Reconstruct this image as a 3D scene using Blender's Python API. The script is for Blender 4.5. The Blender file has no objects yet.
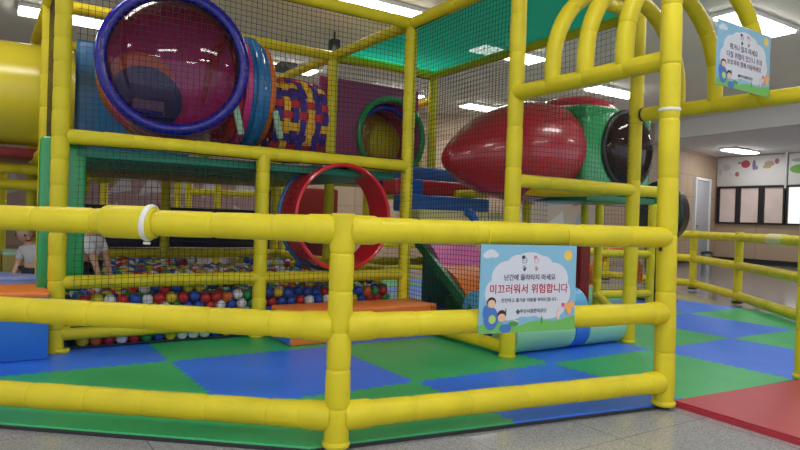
import bpy, bmesh, math, random
from mathutils import Vector, Matrix, Quaternion
random.seed(7)
SC = bpy.context.scene
COL = SC.collection
R = math.radians

# ---------------------------------------------------------------- camera
CAM_H = 0.92
roll = R(1.9); pitch = math.atan(-6/640)
cd = bpy.data.cameras.new('camera'); cam = bpy.data.objects.new('camera', cd); COL.objects.link(cam)
cd.sensor_width = 36; cd.lens = 28.8; cd.clip_start = 0.05; cd.clip_end = 100
fwd = Vector((0, math.cos(pitch), math.sin(pitch)))
up0 = Vector((0, -math.sin(pitch), math.cos(pitch))); rt0 = Vector((1, 0, 0))
rt = rt0*math.cos(roll) + up0*math.sin(roll)
up = -rt0*math.sin(roll) + up0*math.cos(roll)
cam.matrix_world = Matrix(((rt.x, up.x, -fwd.x, 0), (rt.y, up.y, -fwd.y, 0), (rt.z, up.z, -fwd.z, CAM_H), (0, 0, 0, 1)))
SC.camera = cam

# ---------------------------------------------------------------- world, exposure
w = bpy.data.worlds.new('world'); SC.world = w; w.use_nodes = True
w.node_tree.nodes['Background'].inputs[0].default_value = (0.80, 0.88, 1.0, 1)
w.node_tree.nodes['Background'].inputs[1].default_value = 1.0
SC.view_settings.view_transform = 'Standard'; SC.view_settings.look = 'None'
SC.view_settings.gamma = 1; SC.view_settings.use_curve_mapping = False
SC.view_settings.exposure = 0.28
LAMP_STRENGTH = 16.5

# ---------------------------------------------------------------- grid of the play frame (metres)
GA = Vector((0.834, 0.552, 0)); GB = Vector((-0.552, 0.834, 0)); GO = Vector((0.045, 5.516, 0))
ANG = math.atan2(0.552, 0.834)
Z = Vector((0, 0, 1))
def G(a, b, z=0): return GO + GA*a + GB*b + Z*z

# ---------------------------------------------------------------- materials
def mat(name, col, rough=0.5, noise=0.0, nscale=8, bump=0.0, bscale=40, spec=0.5, metal=0, coat=0):
    m = bpy.data.materials.new(name); m.use_nodes = True
    nt = m.node_tree; b = nt.nodes['Principled BSDF']
    b.inputs['Base Color'].default_value = (*col, 1); b.inputs['Roughness'].default_value = rough
    b.inputs['Specular IOR Level'].default_value = spec; b.inputs['Metallic'].default_value = metal
    b.inputs['Coat Weight'].default_value = coat
    tc = nt.nodes.new('ShaderNodeTexCoord')
    if noise:
        n = nt.nodes.new('ShaderNodeTexNoise'); n.inputs['Scale'].default_value = nscale; n.inputs['Detail'].default_value = 4
        r = nt.nodes.new('ShaderNodeValToRGB')
        r.color_ramp.elements[0].position = 0.3; r.color_ramp.elements[1].position = 0.7
        r.color_ramp.elements[0].color = (*[c*(1-noise) for c in col], 1)
        r.color_ramp.elements[1].color = (*[min(1, c*(1+noise)) for c in col], 1)
        nt.links.new(tc.outputs['Object'], n.inputs['Vector']); nt.links.new(n.outputs['Fac'], r.inputs['Fac'])
        nt.links.new(r.outputs['Color'], b.inputs['Base Color'])
    if bump:
        n2 = nt.nodes.new('ShaderNodeTexNoise'); n2.inputs['Scale'].default_value = bscale
        bp = nt.nodes.new('ShaderNodeBump'); bp.inputs['Strength'].default_value = bump; bp.inputs['Distance'].default_value = 0.01
        nt.links.new(tc.outputs['Object'], n2.inputs['Vector']); nt.links.new(n2.outputs['Fac'], bp.inputs['Height'])
        nt.links.new(bp.outputs['Normal'], b.inputs['Normal'])
    return m
def emit(name, col, s):
    m = bpy.data.materials.new(name); m.use_nodes = True; nt = m.node_tree
    b = nt.nodes['Principled BSDF']; b.inputs['Base Color'].default_value = (0.8, 0.8, 0.8, 1)
    b.inputs['Emission Color'].default_value = (*col, 1); b.inputs['Emission Strength'].default_value = s
    return m
M = dict(
    yellow=mat('yellow_foam_vinyl', (0.68, 0.56, 0.018), 0.45, 0.08, 6, 0.15, 25, spec=0.32),
    yellow_plastic=mat('yellow_plastic', (0.66, 0.55, 0.03), 0.25),
    yellow_pale=mat('pale_yellow_plastic', (0.72, 0.68, 0.30), 0.4),
    clamp=mat('dark_clamp', (0.02, 0.02, 0.02), 0.5),
    strap=mat('clear_strap', (0.75, 0.75, 0.68), 0.35),
    net=mat('net_cord', (0.018, 0.015, 0.012), 0.8),
    rope=mat('net_edge_rope', (0.03, 0.03, 0.03), 0.8),
    green_mat=mat('green_eva', (0.035, 0.42, 0.14), 0.38, 0.08, 3, 0.25, 120),
    blue_mat=mat('blue_eva', (0.030, 0.18, 0.84), 0.38, 0.08, 3, 0.25, 120),
    red_mat=mat('red_vinyl_mat', (0.42, 0.030, 0.050), 0.42, 0.06, 3),
    red=mat('red_plastic', (0.60, 0.015, 0.03), 0.22, coat=0.3),
    red_egg=mat('red_fibreglass', (0.42, 0.012, 0.025), 0.28, 0.05, 4, coat=0.4),
    magenta=mat('magenta_plastic', (0.55, 0.03, 0.19), 0.28, coat=0.2),
    magenta_dim=mat('plum_plastic', (0.38, 0.05, 0.18), 0.3),
    orange=mat('orange_plastic', (0.72, 0.16, 0.02), 0.3),
    orange_vinyl=mat('orange_vinyl', (0.80, 0.20, 0.035), 0.45, 0.05, 4),
    blue_ring=mat('royal_blue_plastic', (0.012, 0.008, 0.33), 0.22, coat=0.15),
    blue_plastic=mat('sky_blue_plastic', (0.02, 0.17, 0.42), 0.25, coat=0.3),
    blue_vinyl=mat('blue_vinyl', (0.025, 0.16, 0.58), 0.4, 0.05, 4),
    red_vinyl=mat('red_vinyl', (0.72, 0.035, 0.045), 0.4),
    pink_vinyl=mat('pink_vinyl', (0.80, 0.20, 0.50), 0.4, 0.05, 4),
    light_blue_vinyl=mat('light_blue_vinyl', (0.10, 0.42, 0.75), 0.4),
    mint_vinyl=mat('mint_vinyl', (0.26, 0.58, 0.36), 0.42, 0.05, 3),
    lilac_vinyl=mat('lilac_vinyl', (0.28, 0.33, 0.70), 0.45),
    olive_vinyl=mat('olive_vinyl', (0.28, 0.22, 0.04), 0.5),
    rust_vinyl=mat('rust_vinyl', (0.50, 0.10, 0.02), 0.5),
    pale_green_vinyl=mat('pale_green_vinyl', (0.30, 0.50, 0.33), 0.45),
    green_plastic=mat('green_plastic', (0.015, 0.32, 0.09), 0.22, coat=0.4),
    dark_green=mat('dark_green_plastic', (0.01, 0.16, 0.07), 0.35),
    deck=mat('teal_green_deck', (0.015, 0.22, 0.14), 0.45, 0.1, 4),
    teal=mat('teal_fabric', (0.03, 0.50, 0.38), 0.75, 0.06, 3, 0.2, 60),
    dark_red=mat('dark_red_panel', (0.25, 0.01, 0.01), 0.5),
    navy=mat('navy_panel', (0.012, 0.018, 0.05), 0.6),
    dark_blue=mat('dark_blue_interior', (0.01, 0.02, 0.13), 0.4),
    black=mat('black_plastic', (0.015, 0.015, 0.017), 0.35),
    metal=mat('brushed_metal', (0.35, 0.36, 0.37), 0.35, metal=0.9),
    ceiling=mat('ceiling_paint', (0.76, 0.71, 0.61), 0.9, 0.03, 1.5),
    bulk=mat('bulkhead_paint', (0.78, 0.79, 0.80), 0.85),
    white=mat('white_paint', (0.75, 0.75, 0.74), 0.6),
    lampcase=mat('lamp_case', (0.75, 0.75, 0.74), 0.5),
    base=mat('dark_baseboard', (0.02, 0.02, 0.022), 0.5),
    winframe=mat('dark_window_frame', (0.015, 0.015, 0.018), 0.4),
    lamp=emit('lamp_diffuser', (1.0, 0.98, 0.95), LAMP_STRENGTH),
    skin=mat('skin', (0.56, 0.31, 0.21), 0.5),
    hair=mat('brown_hair', (0.030, 0.015, 0.010), 0.55),
    shirt=mat('white_cotton', (0.70, 0.70, 0.74), 0.85),
    pants=mat('dark_cotton', (0.012, 0.014, 0.025), 0.85),
    grey_cloth=mat('grey_cotton', (0.45, 0.42, 0.42), 0.85),
    w_purple=mat('violet_webbing', (0.045, 0.02, 0.22), 0.7),
    w_yellow=mat('yellow_webbing', (0.75, 0.40, 0.02), 0.7),
    w_red=mat('red_webbing', (0.50, 0.02, 0.03), 0.7),
)
def brick_wall_mat(name, c1, c2, cm, bw, bh, ms=0.004):
    m = mat(name, c1, 0.55); nt = m.node_tree; b = nt.nodes['Principled BSDF']
    tc = nt.nodes.new('ShaderNodeTexCoord'); br = nt.nodes.new('ShaderNodeTexBrick')
    br.inputs['Color1'].default_value = (*c1, 1); br.inputs['Color2'].default_value = (*c2, 1); br.inputs['Mortar'].default_value = (*cm, 1)
    br.inputs['Scale'].default_value = 1; br.inputs['Brick Width'].default_value = bw; br.inputs['Row Height'].default_value = bh
    br.inputs['Mortar Size'].default_value = ms; br.offset = 0
    nt.links.new(tc.outputs['UV'], br.inputs['Vector']); nt.links.new(br.outputs['Color'], b.inputs['Base Color'])
    return m
M['wood_wall'] = brick_wall_mat('beige_wood_panels', (0.50, 0.37, 0.26), (0.46, 0.33, 0.23), (0.22, 0.15, 0.10), 1.2, 0.6, 0.006)
def terrazzo():
    m = mat('grey_terrazzo', (0.3, 0.3, 0.3), 0.12); nt = m.node_tree; b = nt.nodes['Principled BSDF']
    tc = nt.nodes.new('ShaderNodeTexCoord')
    v = nt.nodes.new('ShaderNodeTexVoronoi'); v.inputs['Scale'].default_value = 260
    r = nt.nodes.new('ShaderNodeValToRGB'); e = r.color_ramp.elements
    e[0].color = (0.20, 0.20, 0.215, 1); e[1].color = (0.46, 0.46, 0.48, 1); e[0].position = 0.1; e[1].position = 0.9
    br = nt.nodes.new('ShaderNodeTexBrick'); br.offset = 0
    br.inputs['Scale'].default_value = 1; br.inputs['Brick Width'].default_value = 0.6; br.inputs['Row Height'].default_value = 0.6
    br.inputs['Mortar Size'].default_value = 0.0025
    br.inputs['Color1'].default_value = (1, 1, 1, 1); br.inputs['Color2'].default_value = (0.95, 0.95, 0.95, 1); br.inputs['Mortar'].default_value = (0.45, 0.45, 0.45, 1)
    mp = nt.nodes.new('ShaderNodeMapping'); mp.inputs['Rotation'].default_value = (0, 0, -ANG)
    mx = nt.nodes.new('ShaderNodeMixRGB'); mx.blend_type = 'MULTIPLY'; mx.inputs[0].default_value = 1
    L = nt.links.new
    L(tc.outputs['Object'], v.inputs['Vector']); L(tc.outputs['Object'], mp.inputs['Vector']); L(mp.outputs['Vector'], br.inputs['Vector'])
    L(v.outputs['Color'], r.inputs['Fac']); L(r.outputs['Color'], mx.inputs[1]); L(br.outputs['Color'], mx.inputs[2]); L(mx.outputs['Color'], b.inputs['Base Color'])
    return m
M['terrazzo'] = terrazzo()
def cloth_through(m, col):
    nt = m.node_tree; b = nt.nodes['Principled BSDF']; o = [n for n in nt.nodes if n.type == 'OUTPUT_MATERIAL'][0]
    tr = nt.nodes.new('ShaderNodeBsdfTranslucent'); tr.inputs['Color'].default_value = (*col, 1); mx = nt.nodes.new('ShaderNodeMixShader'); mx.inputs[0].default_value = 0.6
    tp_ = nt.nodes.new('ShaderNodeBsdfTransparent'); m2 = nt.nodes.new('ShaderNodeMixShader'); m2.inputs[0].default_value = 0.16
    nt.links.new(b.outputs[0], mx.inputs[1]); nt.links.new(tr.outputs[0], mx.inputs[2]); nt.links.new(mx.outputs[0], m2.inputs[1]); nt.links.new(tp_.outputs[0], m2.inputs[2]); nt.links.new(m2.outputs[0], o.inputs['Surface'])
cloth_through(M['teal'], (0.05, 0.85, 0.66))
def tinted(name, tint, rough=0.03, fac=1.0):
    m = bpy.data.materials.new(name); m.use_nodes = True; nt = m.node_tree; nt.nodes.clear()
    o = nt.nodes.new('ShaderNodeOutputMaterial'); t = nt.nodes.new('ShaderNodeBsdfTransparent'); g = nt.nodes.new('ShaderNodeBsdfGlossy')
    f = nt.nodes.new('ShaderNodeFresnel'); f.inputs['IOR'].default_value = 1.55
    t.inputs['Color'].default_value = (*tint, 1); g.inputs['Roughness'].default_value = rough
    mx = nt.nodes.new('ShaderNodeMixShader')
    L = nt.links.new
    L(f.outputs[0], mx.inputs[0]); L(t.outputs[0], mx.inputs[1]); L(g.outputs[0], mx.inputs[2]); L(mx.outputs[0], o.inputs['Surface'])
    return m
M['dome'] = tinted('smoky_purple_acrylic', (0.84, 0.62, 0.84))
M['dome_dark'] = tinted('smoky_brown_acrylic', (0.50, 0.32, 0.32))
M['blind'] = mat('frosted_window_blind', (0.62, 0.50, 0.46), 0.8, 0.1, 2)
M['blind'].node_tree.nodes['Principled BSDF'].inputs['Emission Color'].default_value = (1.0, 0.84, 0.78, 1)
M['blind'].node_tree.nodes['Principled BSDF'].inputs['Emission Strength'].default_value = 0.08
M['blind_bright'] = emit('daylit_window_blind', (1, 0.97, 0.9), 0.7)

# ---------------------------------------------------------------- object helpers
def link(name, bm, m, parent=None, smooth=True):
    me = bpy.data.meshes.new(name); bm.normal_update(); bm.to_mesh(me); bm.free()
    for mm in (m if isinstance(m, (list, tuple)) else [m]): me.materials.append(mm)
    if smooth:
        for p in me.polygons: p.use_smooth = True
        try: me.set_sharp_from_angle(angle=R(40))
        except Exception: pass
    o = bpy.data.objects.new(name, me); COL.objects.link(o)
    if parent is not None:
        o.parent = parent; o.matrix_parent_inverse = Matrix.Translation(-parent.location) if True else Matrix()
    return o
def thing(name, label, cat, loc=(0, 0, 0), group=None):
    o = bpy.data.objects.new(name, None); COL.objects.link(o); o.location = loc; o.empty_display_size = 0.1
    o['label'] = label; o['category'] = cat
    if group: o['group'] = group
    return o
def tag(o, label, cat, group=None, kind=None):
    o['label'] = label; o['category'] = cat
    if group: o['group'] = group
    if kind: o['kind'] = kind
    return o
def struct(o, label=None):
    o['kind'] = 'structure'
    if label: o['label'] = label
    return o
def box_bm(bm, c, ux, uy, sx, sy, sz, bev=0.0, seg=2):
    """box centred at c, axes ux, uy, ux x uy"""
    ux = Vector(ux).normalized(); uy = Vector(uy).normalized(); uz = ux.cross(uy)
    t = bmesh.new(); bmesh.ops.create_cube(t, size=1)
    for v in t.verts: v.co = Vector((v.co.x*sx, v.co.y*sy, v.co.z*sz))
    if bev: bmesh.ops.bevel(t, geom=t.edges[:], offset=bev, segments=seg, affect='EDGES', profile=0.5)
    mp = {}
    for v in t.verts: mp[v] = bm.verts.new(Vector(c) + ux*v.co.x + uy*v.co.y + uz*v.co.z)
    for f in t.faces: bm.faces.new([mp[v] for v in f.verts])
    t.free()
def box(name, c, sx, sy, sz, m, parent=None, ux=None, uy=None, bev=0.01, seg=2):
    bm = bmesh.new(); box_bm(bm, c, ux or GA, uy or GB, sx, sy, sz, bev, seg); return link(name, bm, m, parent)
def poly_prism(name, pts, z0, z1, m, parent=None, bev=0):
    bm = bmesh.new(); lo = [bm.verts.new((p[0], p[1], z0)) for p in pts]; hi = [bm.verts.new((p[0], p[1], z1)) for p in pts]
    n = len(pts); bm.faces.new(hi); bm.faces.new(lo[::-1])
    for i in range(n): bm.faces.new((lo[i], lo[(i+1) % n], hi[(i+1) % n], hi[i]))
    if bev: bmesh.ops.bevel(bm, geom=[e for e in bm.edges if abs(e.verts[0].co.z-z1) < 1e-6 and abs(e.verts[1].co.z-z1) < 1e-6], offset=bev, segments=2, affect='EDGES')
    return link(name, bm, m, parent, False)
def sweep(bm, pts, rads, n=18, cap=True):
    N = len(pts); pts = [Vector(p) for p in pts]
    tang = [(pts[min(i+1, N-1)] - pts[max(i-1, 0)]).normalized() for i in range(N)]
    ref = Z if abs(tang[0].z) < 0.9 else Vector((1, 0, 0))
    nv = (ref - tang[0]*ref.dot(tang[0])).normalized(); rings = []
    for i in range(N):
        nv = (nv - tang[i]*nv.dot(tang[i])).normalized(); bv = tang[i].cross(nv)
        rings.append([bm.verts.new(pts[i] + (nv*math.cos(2*math.pi*k/n) + bv*math.sin(2*math.pi*k/n))*rads[i]) for k in range(n)])
    for i in range(N-1):
        for k in range(n): bm.faces.new((rings[i][k], rings[i][(k+1) % n], rings[i+1][(k+1) % n], rings[i+1][k]))
    if cap: bm.faces.new(rings[0][::-1]); bm.faces.new(rings[-1])
def foam(name, path, r, seg, m, parent=None, n=18, phase=0.0):
    """padded tube: foam sleeves with tight seams along a path of points"""
    path = [Vector(p) for p in path]; L = [0]
    for i in range(1, len(path)): L.append(L[-1] + (path[i]-path[i-1]).length)
    T = L[-1]
    def at(s):
        s = max(0, min(T, s))
        for i in range(1, len(L)):
            if s <= L[i] + 1e-9: return path[i-1].lerp(path[i], (s-L[i-1])/max(1e-9, L[i]-L[i-1]))
        return path[-1]
    rnd = random.Random(int(T*1000) + int(r*1e4) + int(path[0].x*977))
    k = max(1, round(T/seg)); ss, rr = [0.0], [r*0.93]
    cuts = [0] + [T*(i + rnd.uniform(-0.06, 0.06))/k for i in range(1, k)] + [T]
    for i in range(k):
        a, b = cuts[i], cuts[i+1]; q = min(0.010, (b-a)*0.2); f = rnd.uniform(0.975, 1.02)
        for s, g in ((a+0.002, 0.935), (a+q*0.5, 0.965), (a+q*1.3, 0.995), ((a+b)/2, 1.015), (b-q*1.3, 0.995), (b-q*0.5, 0.965), (b-0.002, 0.935)):
            ss.append(s); rr.append(r*g*f)
    ss.append(T); rr.append(r*0.93)
    if len(path) > 2:
        extra = [(l, None) for l in L[1:-1]]
        allp = sorted([(s, g) for s, g in zip(ss, rr)] + extra, key=lambda t: t[0])
        out = []
        for s, g in allp:
            if g is None:
                near = min(abs(s-t) for t in ss)
                if near < 0.006: continue
                g = r
            if out and s - out[-1][0] < 1e-5: continue
            out.append((s, g))
        ss = [o[0] for o in out]; rr = [o[1] for o in out]
    pts, rad = [], []
    for s, g in zip(ss, rr):
        p = at(s)
        if pts and (p-pts[-1]).length < 1e-5: continue
        pts.append(p); rad.append(g)
    bm = bmesh.new(); sweep(bm, pts, rad, n); return link(name, bm, m, parent)
def torus_bm(bm, c, ax, Rr, r, n=48, k=10, sx=1.0):
    ax = Vector(ax).normalized(); ref = Z if abs(ax.z) < 0.9 else Vector((1, 0, 0))
    u = (ref - ax*ref.dot(ax)).normalized(); v = ax.cross(u); rings = []
    for i in range(n):
        t = 2*math.pi*i/n; d = u*math.cos(t) + v*math.sin(t)
        rings.append([bm.verts.new(Vector(c) + d*(Rr + r*math.cos(2*math.pi*j/k)) + ax*r*sx*math.sin(2*math.pi*j/k)) for j in range(k)])
    for i in range(n):
        for j in range(k): bm.faces.new((rings[i][j], rings[(i+1) % n][j], rings[(i+1) % n][(j+1) % k], rings[i][(j+1) % k]))
def lathe(name, c, ax, prof, m, parent=None, n=48, closed=False):
    """prof: list of (distance along ax, radius); closed makes a thick-walled ring"""
    bm = bmesh.new(); ax = Vector(ax).normalized(); ref = Z if abs(ax.z) < 0.9 else Vector((1, 0, 0))
    u = (ref - ax*ref.dot(ax)).normalized(); v = ax.cross(u); rows = []
    for s, r in prof:
        if r < 1e-6: rows.append([bm.verts.new(Vector(c) + ax*s)])
        else: rows.append([bm.verts.new(Vector(c) + ax*s + (u*math.cos(2*math.pi*k/n) + v*math.sin(2*math.pi*k/n))*r) for k in range(n)])
    m2 = len(rows)
    for i in range(m2 if closed else m2-1):
        A_, B_ = rows[i], rows[(i+1) % m2]
        for k in range(n):
            a0, a1 = A_[k % len(A_)], A_[(k+1) % len(A_)] if len(A_) > 1 else None
            b0, b1 = B_[k % len(B_)], B_[(k+1) % len(B_)] if len(B_) > 1 else None
            f = [x for x in (a0, a1, b1, b0) if x is not None]
            if len(f) >= 3: bm.faces.new(f)
    bmesh.ops.recalc_face_normals(bm, faces=bm.faces[:])
    return link(name, bm, m, parent)
def shell(r0, r1, s0, s1, b=0.006):
    return [(s0, r0), (s0, r1-b), (s0+b, r1), (s1-b, r1), (s1, r1-b), (s1, r0)]

# ---------------------------------------------------------------- room
def quad_wall(name, p0, p1, z0, z1, th, m, outward):
    """wall slab from p0 to p1; UV in metres"""
    p0 = Vector((*p0, 0)); p1 = Vector((*p1, 0)); d = (p1-p0); L = d.length; d.normalize(); o = Vector((*outward, 0)).normalized()
    bm = bmesh.new(); box_bm(bm, (p0+p1)/2 + o*th/2 + Z*(z0+z1)/2, d, Z, L, z1-z0, th); uv = bm.loops.layers.uv.new('UVMap')
    for f in bm.faces:
        for l in f.loops: l[uv].uv = ((l.vert.co-p0).dot(d), l.vert.co.z)
    return struct(link(name, bm, m, None, False))
FLZ = -0.02
CEIL = 3.5; LOW = 3.08
fl = [(-9.6, -3.5), (13, -3.5), (16, 10), (11, 19.5), (9, 20), (-9.6, 15.4)]
struct(poly_prism('floor', fl, FLZ-0.1, FLZ, M['terrazzo']))
WC = Vector((9.4, 19.1, 0)); WD = Vector((0.552, -0.834, 0)); BD = Vector((-0.71, -0.70, 0)).normalized()
# window wall (from the far corner, coming towards the camera on the right)
def wp(t): return (WC + WD*t).to_2d()
quad_wall('wall_right', wp(0), wp(12), FLZ, LOW+0.5, 0.2, M['wood_wall'], (0.834, 0.552))
wc2 = WC + BD*4.6
quad_wall('wall_back_right', wc2.to_2d(), WC.to_2d(), FLZ, LOW+0.5, 0.2, M['wood_wall'], (-0.7, 0.71))
wl = Vector((-9.5, 15.0, 0))
quad_wall('wall_back', wl.to_2d(), wc2.to_2d(), FLZ, CEIL+0.1, 0.2, M['wood_wall'], (-0.4, 0.92))
quad_wall('wall_left', (-9.5, 1.0), wl.to_2d(), FLZ, CEIL+0.1, 0.2, M['wood_wall'], (-1, 0))
# ceiling: high part and the lower part past the bulkhead
bk0 = Vector((6.0, 16.6, 0)); bk1 = Vector((13.5, 1.6, 0))
struct(poly_prism('ceiling', [(-9.6, -3.5), (14.6, -3.5), (bk1.x+0.1, bk1.y), (bk0.x, bk0.y+0.6), (-9.6, 15.6)], CEIL, CEIL+0.1, M['ceiling']))
struct(poly_prism('ceiling_low', [(bk0.x, bk0.y+0.3), (bk1.x, bk1.y), (17, 6), (10.5, 20.5), (9, 20.5), (4.5, 16.5)], LOW, LOW+0.1, M['bulk']))
quad_wall('trim_1', (bk0.x-0.5, bk0.y+1.0), bk1.to_2d(), LOW-0.0, CEIL, 0.15, M['bulk'], (0.89, 0.45))
# baseboards
quad_wall('baseboard_right', wp(0), wp(12), FLZ, 0.12, 0.03, M['base'], (-0.834, -0.552))
quad_wall('baseboard_back', wc2.to_2d(), WC.to_2d(), FLZ, 0.12, 0.03, M['base'], (0.7, -0.71))
def flat0(n, c): return mat(n, c, 0.5)
# door recess in the beige wall
def bp_(t, z): return WC + BD*t + Z*z
nb = Vector((0.7, -0.71, 0)).normalized()
dz = 2.3
d0 = box('door_1', bp_(1.22, (dz+FLZ)/2) + nb*0.03, 1.0, 0.05, dz-FLZ, flat0('door_grey', (0.42, 0.43, 0.46)), None, BD, nb, 0.01); struct(d0)
bm = bmesh.new()
for t in (0.69, 1.75): box_bm(bm, bp_(t, (dz+FLZ)/2) + nb*0.04, BD, nb, 0.07, 0.09, dz-FLZ)
box_bm(bm, bp_(1.22, dz+0.03) + nb*0.04, BD, nb, 1.13, 0.09, 0.07)
link('door_frame', bm, M['bulk'], d0, False)
box('door_handle', bp_(1.6, 1.0) + nb*0.09, 0.13, 0.06, 0.03, M['metal'], d0, BD, nb, 0.005)
# windows
nw = Vector((-0.834, -0.552, 0))
def winpt(t, z, o=0.0): return WC + WD*t + Z*z + nw*o
def window(i, t0, t1, panes):
    bm = bmesh.new(); z0, z1 = 1.10, 2.18
    cx = (t0+t1)/2
    box_bm(bm, winpt(cx, z0+0.025, 0.04), WD, nw, t1-t0, 0.08, 0.05); box_bm(bm, winpt(cx, z1-0.025, 0.04), WD, nw, t1-t0, 0.08, 0.05)
    ed = [t0] + [x for p in panes for x in (p[0], p[1])] + [t1]
    for k in range(0, len(ed), 2):
        a, b = ed[k], ed[k+1]; box_bm(bm, winpt((a+b)/2, (z0+z1)/2, 0.04), WD, nw, b-a, 0.08, z1-z0-0.1)
    o = struct(link('window_%d' % i, bm, M['winframe'], None, False))
    for p in panes:
        c = box('pane', winpt((p[0]+p[1])/2, (z0+z1)/2, 0.02), p[1]-p[0], 0.02, z1-z0-0.1, M[p[2]], o, WD, nw, 0)
    return o
window(1, 0.06, 1.98, [(0.14, 0.62, 'blind'), (0.76, 1.27, 'blind'), (1.43, 1.93, 'blind')])
window(2, 2.01, 3.9, [(2.06, 2.60, 'blind_bright'), (2.75, 3.25, 'blind_bright'), (3.38, 3.85, 'blind')])
# painted fruit panels above the windows
def disc_bm(bm, c, ux, uy, rx, ry, th, n=20, rot=0):
    ux = Vector(ux).normalized(); uy = Vector(uy).normalized(); un = ux.cross(uy)
    f, b = [], []
    for k in range(n):
        t = 2*math.pi*k/n; x, y = rx*math.cos(t), ry*math.sin(t); x, y = x*math.cos(rot)-y*math.sin(rot), x*math.sin(rot)+y*math.cos(rot)
        f.append(bm.verts.new(Vector(c) + ux*x + uy*y + un*th)); b.append(bm.verts.new(Vector(c) + ux*x + uy*y))
    bm.faces.new(f); bm.faces.new(b[::-1])
    for k in range(n): bm.faces.new((b[k], b[(k+1) % n], f[(k+1) % n], f[k]))
Mc = {}
def flat(name, col, rough=0.6):
    if name not in Mc: Mc[name] = mat(name, col, rough)
    return Mc[name]
def fruit_panel(t0, t1, label, items):
    p = box('picture_panel', winpt((t0+t1)/2, 2.62, 0.015), t1-t0, 0.03, 0.84, M['white'], None, WD, nw, 0.004)
    tag(p, label, 'picture')
    for nm, t, z, rx, ry, col in items:
        bm = bmesh.new(); disc_bm(bm, winpt(t, z, 0.031), WD, Z, rx, ry, 0.003) if (WD.cross(Z)).dot(nw) > 0 else disc_bm(bm, winpt(t, z, 0.031), -WD, Z, rx, ry, 0.003)
        link(nm, bm, flat('paint_'+nm+str(col), col), p, False)
fruit_panel(0.02, 1.94, 'white panel painted with red and purple fruit above the first window', [
    ('apple', 0.86, 2.82, 0.13, 0.11, (0.55, 0.08, 0.12)), ('leaf', 0.68, 2.86, 0.06, 0.03, (0.3, 0.28, 0.3)), ('grape', 1.10, 2.78, 0.05, 0.15, (0.25, 0.2, 0.35)),
    ('grape', 1.17, 2.70, 0.04, 0.06, (0.3, 0.25, 0.4)), ('orange', 1.52, 2.80, 0.14, 0.08, (0.55, 0.38, 0.30)), ('melon', 1.46, 2.72, 0.12, 0.05, (0.55, 0.48, 0.2)),
    ('plum', 1.72, 2.86, 0.06, 0.08, (0.4, 0.15, 0.25)), ('strawberry', 0.62, 2.54, 0.06, 0.07, (0.45, 0.15, 0.2)), ('leaf', 0.30, 2.74, 0.12, 0.10, (0.55, 0.55, 0.56)),
    ('leaf', 0.12, 2.62, 0.05, 0.09, (0.5, 0.5, 0.5))])
fruit_panel(2.02, 3.9, 'white panel painted with green fruit above the second window', [
    ('melon', 2.32, 2.62, 0.26, 0.12, (0.18, 0.45, 0.08)), ('leaf', 2.3, 2.86, 0.2, 0.05, (0.35, 0.5, 0.3))])
bm = bmesh.new(); sweep(bm, [winpt(1.98, 2.1, 0.06), winpt(1.98, 3.08, 0.06)], [0.035, 0.035], 10)
tag(link('drain_pipe', bm, M['white'], None), 'slim white pipe running down between the two fruit panels', 'pipe')
# mural on back wall seen under the play frame
bkd = (wc2-wl).normalized(); bkn = Vector((bkd.y, -bkd.x, 0))
def bwp(s, z, o=0.0): return wl + bkd*s + Z*z + bkn*o
def mural(s0, s1, z0, z1, label, seed, cols):
    o = box('mural_board', bwp((s0+s1)/2, (z0+z1)/2, 0.02), s1-s0, 0.04, z1-z0, flat('mural_base'+str(seed), cols[0]), None, bkd, bkn, 0)
    tag(o, label, 'mural'); rnd = random.Random(seed); bms = [bmesh.new() for _ in cols[1:]]
    n = max(2, int((s1-s0)/0.7))
    for i in range(n):
        for j in range(2):
            a = s0 + (s1-s0)*(i+0.1)/n; b = s0 + (s1-s0)*(i+0.9)/n; c = z0 + (z1-z0)*(j*0.5+0.05); d = z0 + (z1-z0)*(j*0.5+0.45)
            pts = [(a, c), (b, c + rnd.uniform(0, 0.3)*(d-c)), (rnd.uniform(a, b), d)]
            bb = bms[rnd.randrange(len(bms))]
            f = [bb.verts.new(bwp(x, y, 0.046 + 0.002*j)) for x, y in pts]; k = [bb.verts.new(bwp(x, y, 0.04)) for x, y in pts]
            bb.faces.new(f); bb.faces.new(k[::-1])
            for q in range(3): bb.faces.new((k[q], k[(q+1) % 3], f[(q+1) % 3], f[q]))
    for bb, cc, nm in zip(bms, cols[1:], ('pale_triangles', 'coloured_triangles', 'triangle_pattern')): link(nm, bb, flat('mural_%d_%s' % (seed, nm), cc), o, False)
mural(0.05, 1.45, 0.3, 1.85, 'pink and white triangle mural at the far left behind the green pad', 3, [(0.50, 0.36, 0.32), (0.62, 0.62, 0.66), (0.42, 0.18, 0.25), (0.55, 0.55, 0.58)])
mural(1.7, 6.2, 0.5, 1.9, 'long pink and grey mural on back wall behind the ball pit', 5, [(0.45, 0.28, 0.28), (0.62, 0.60, 0.62), (0.45, 0.12, 0.20), (0.5, 0.3, 0.4)])
mural(12.1, 14.4, 0.7, 1.9, 'red and grey mural on back wall seen under the green box', 9, [(0.40, 0.34, 0.28), (0.5, 0.5, 0.5), (0.42, 0.06, 0.12), (0.25, 0.3, 0.45)])

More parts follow.
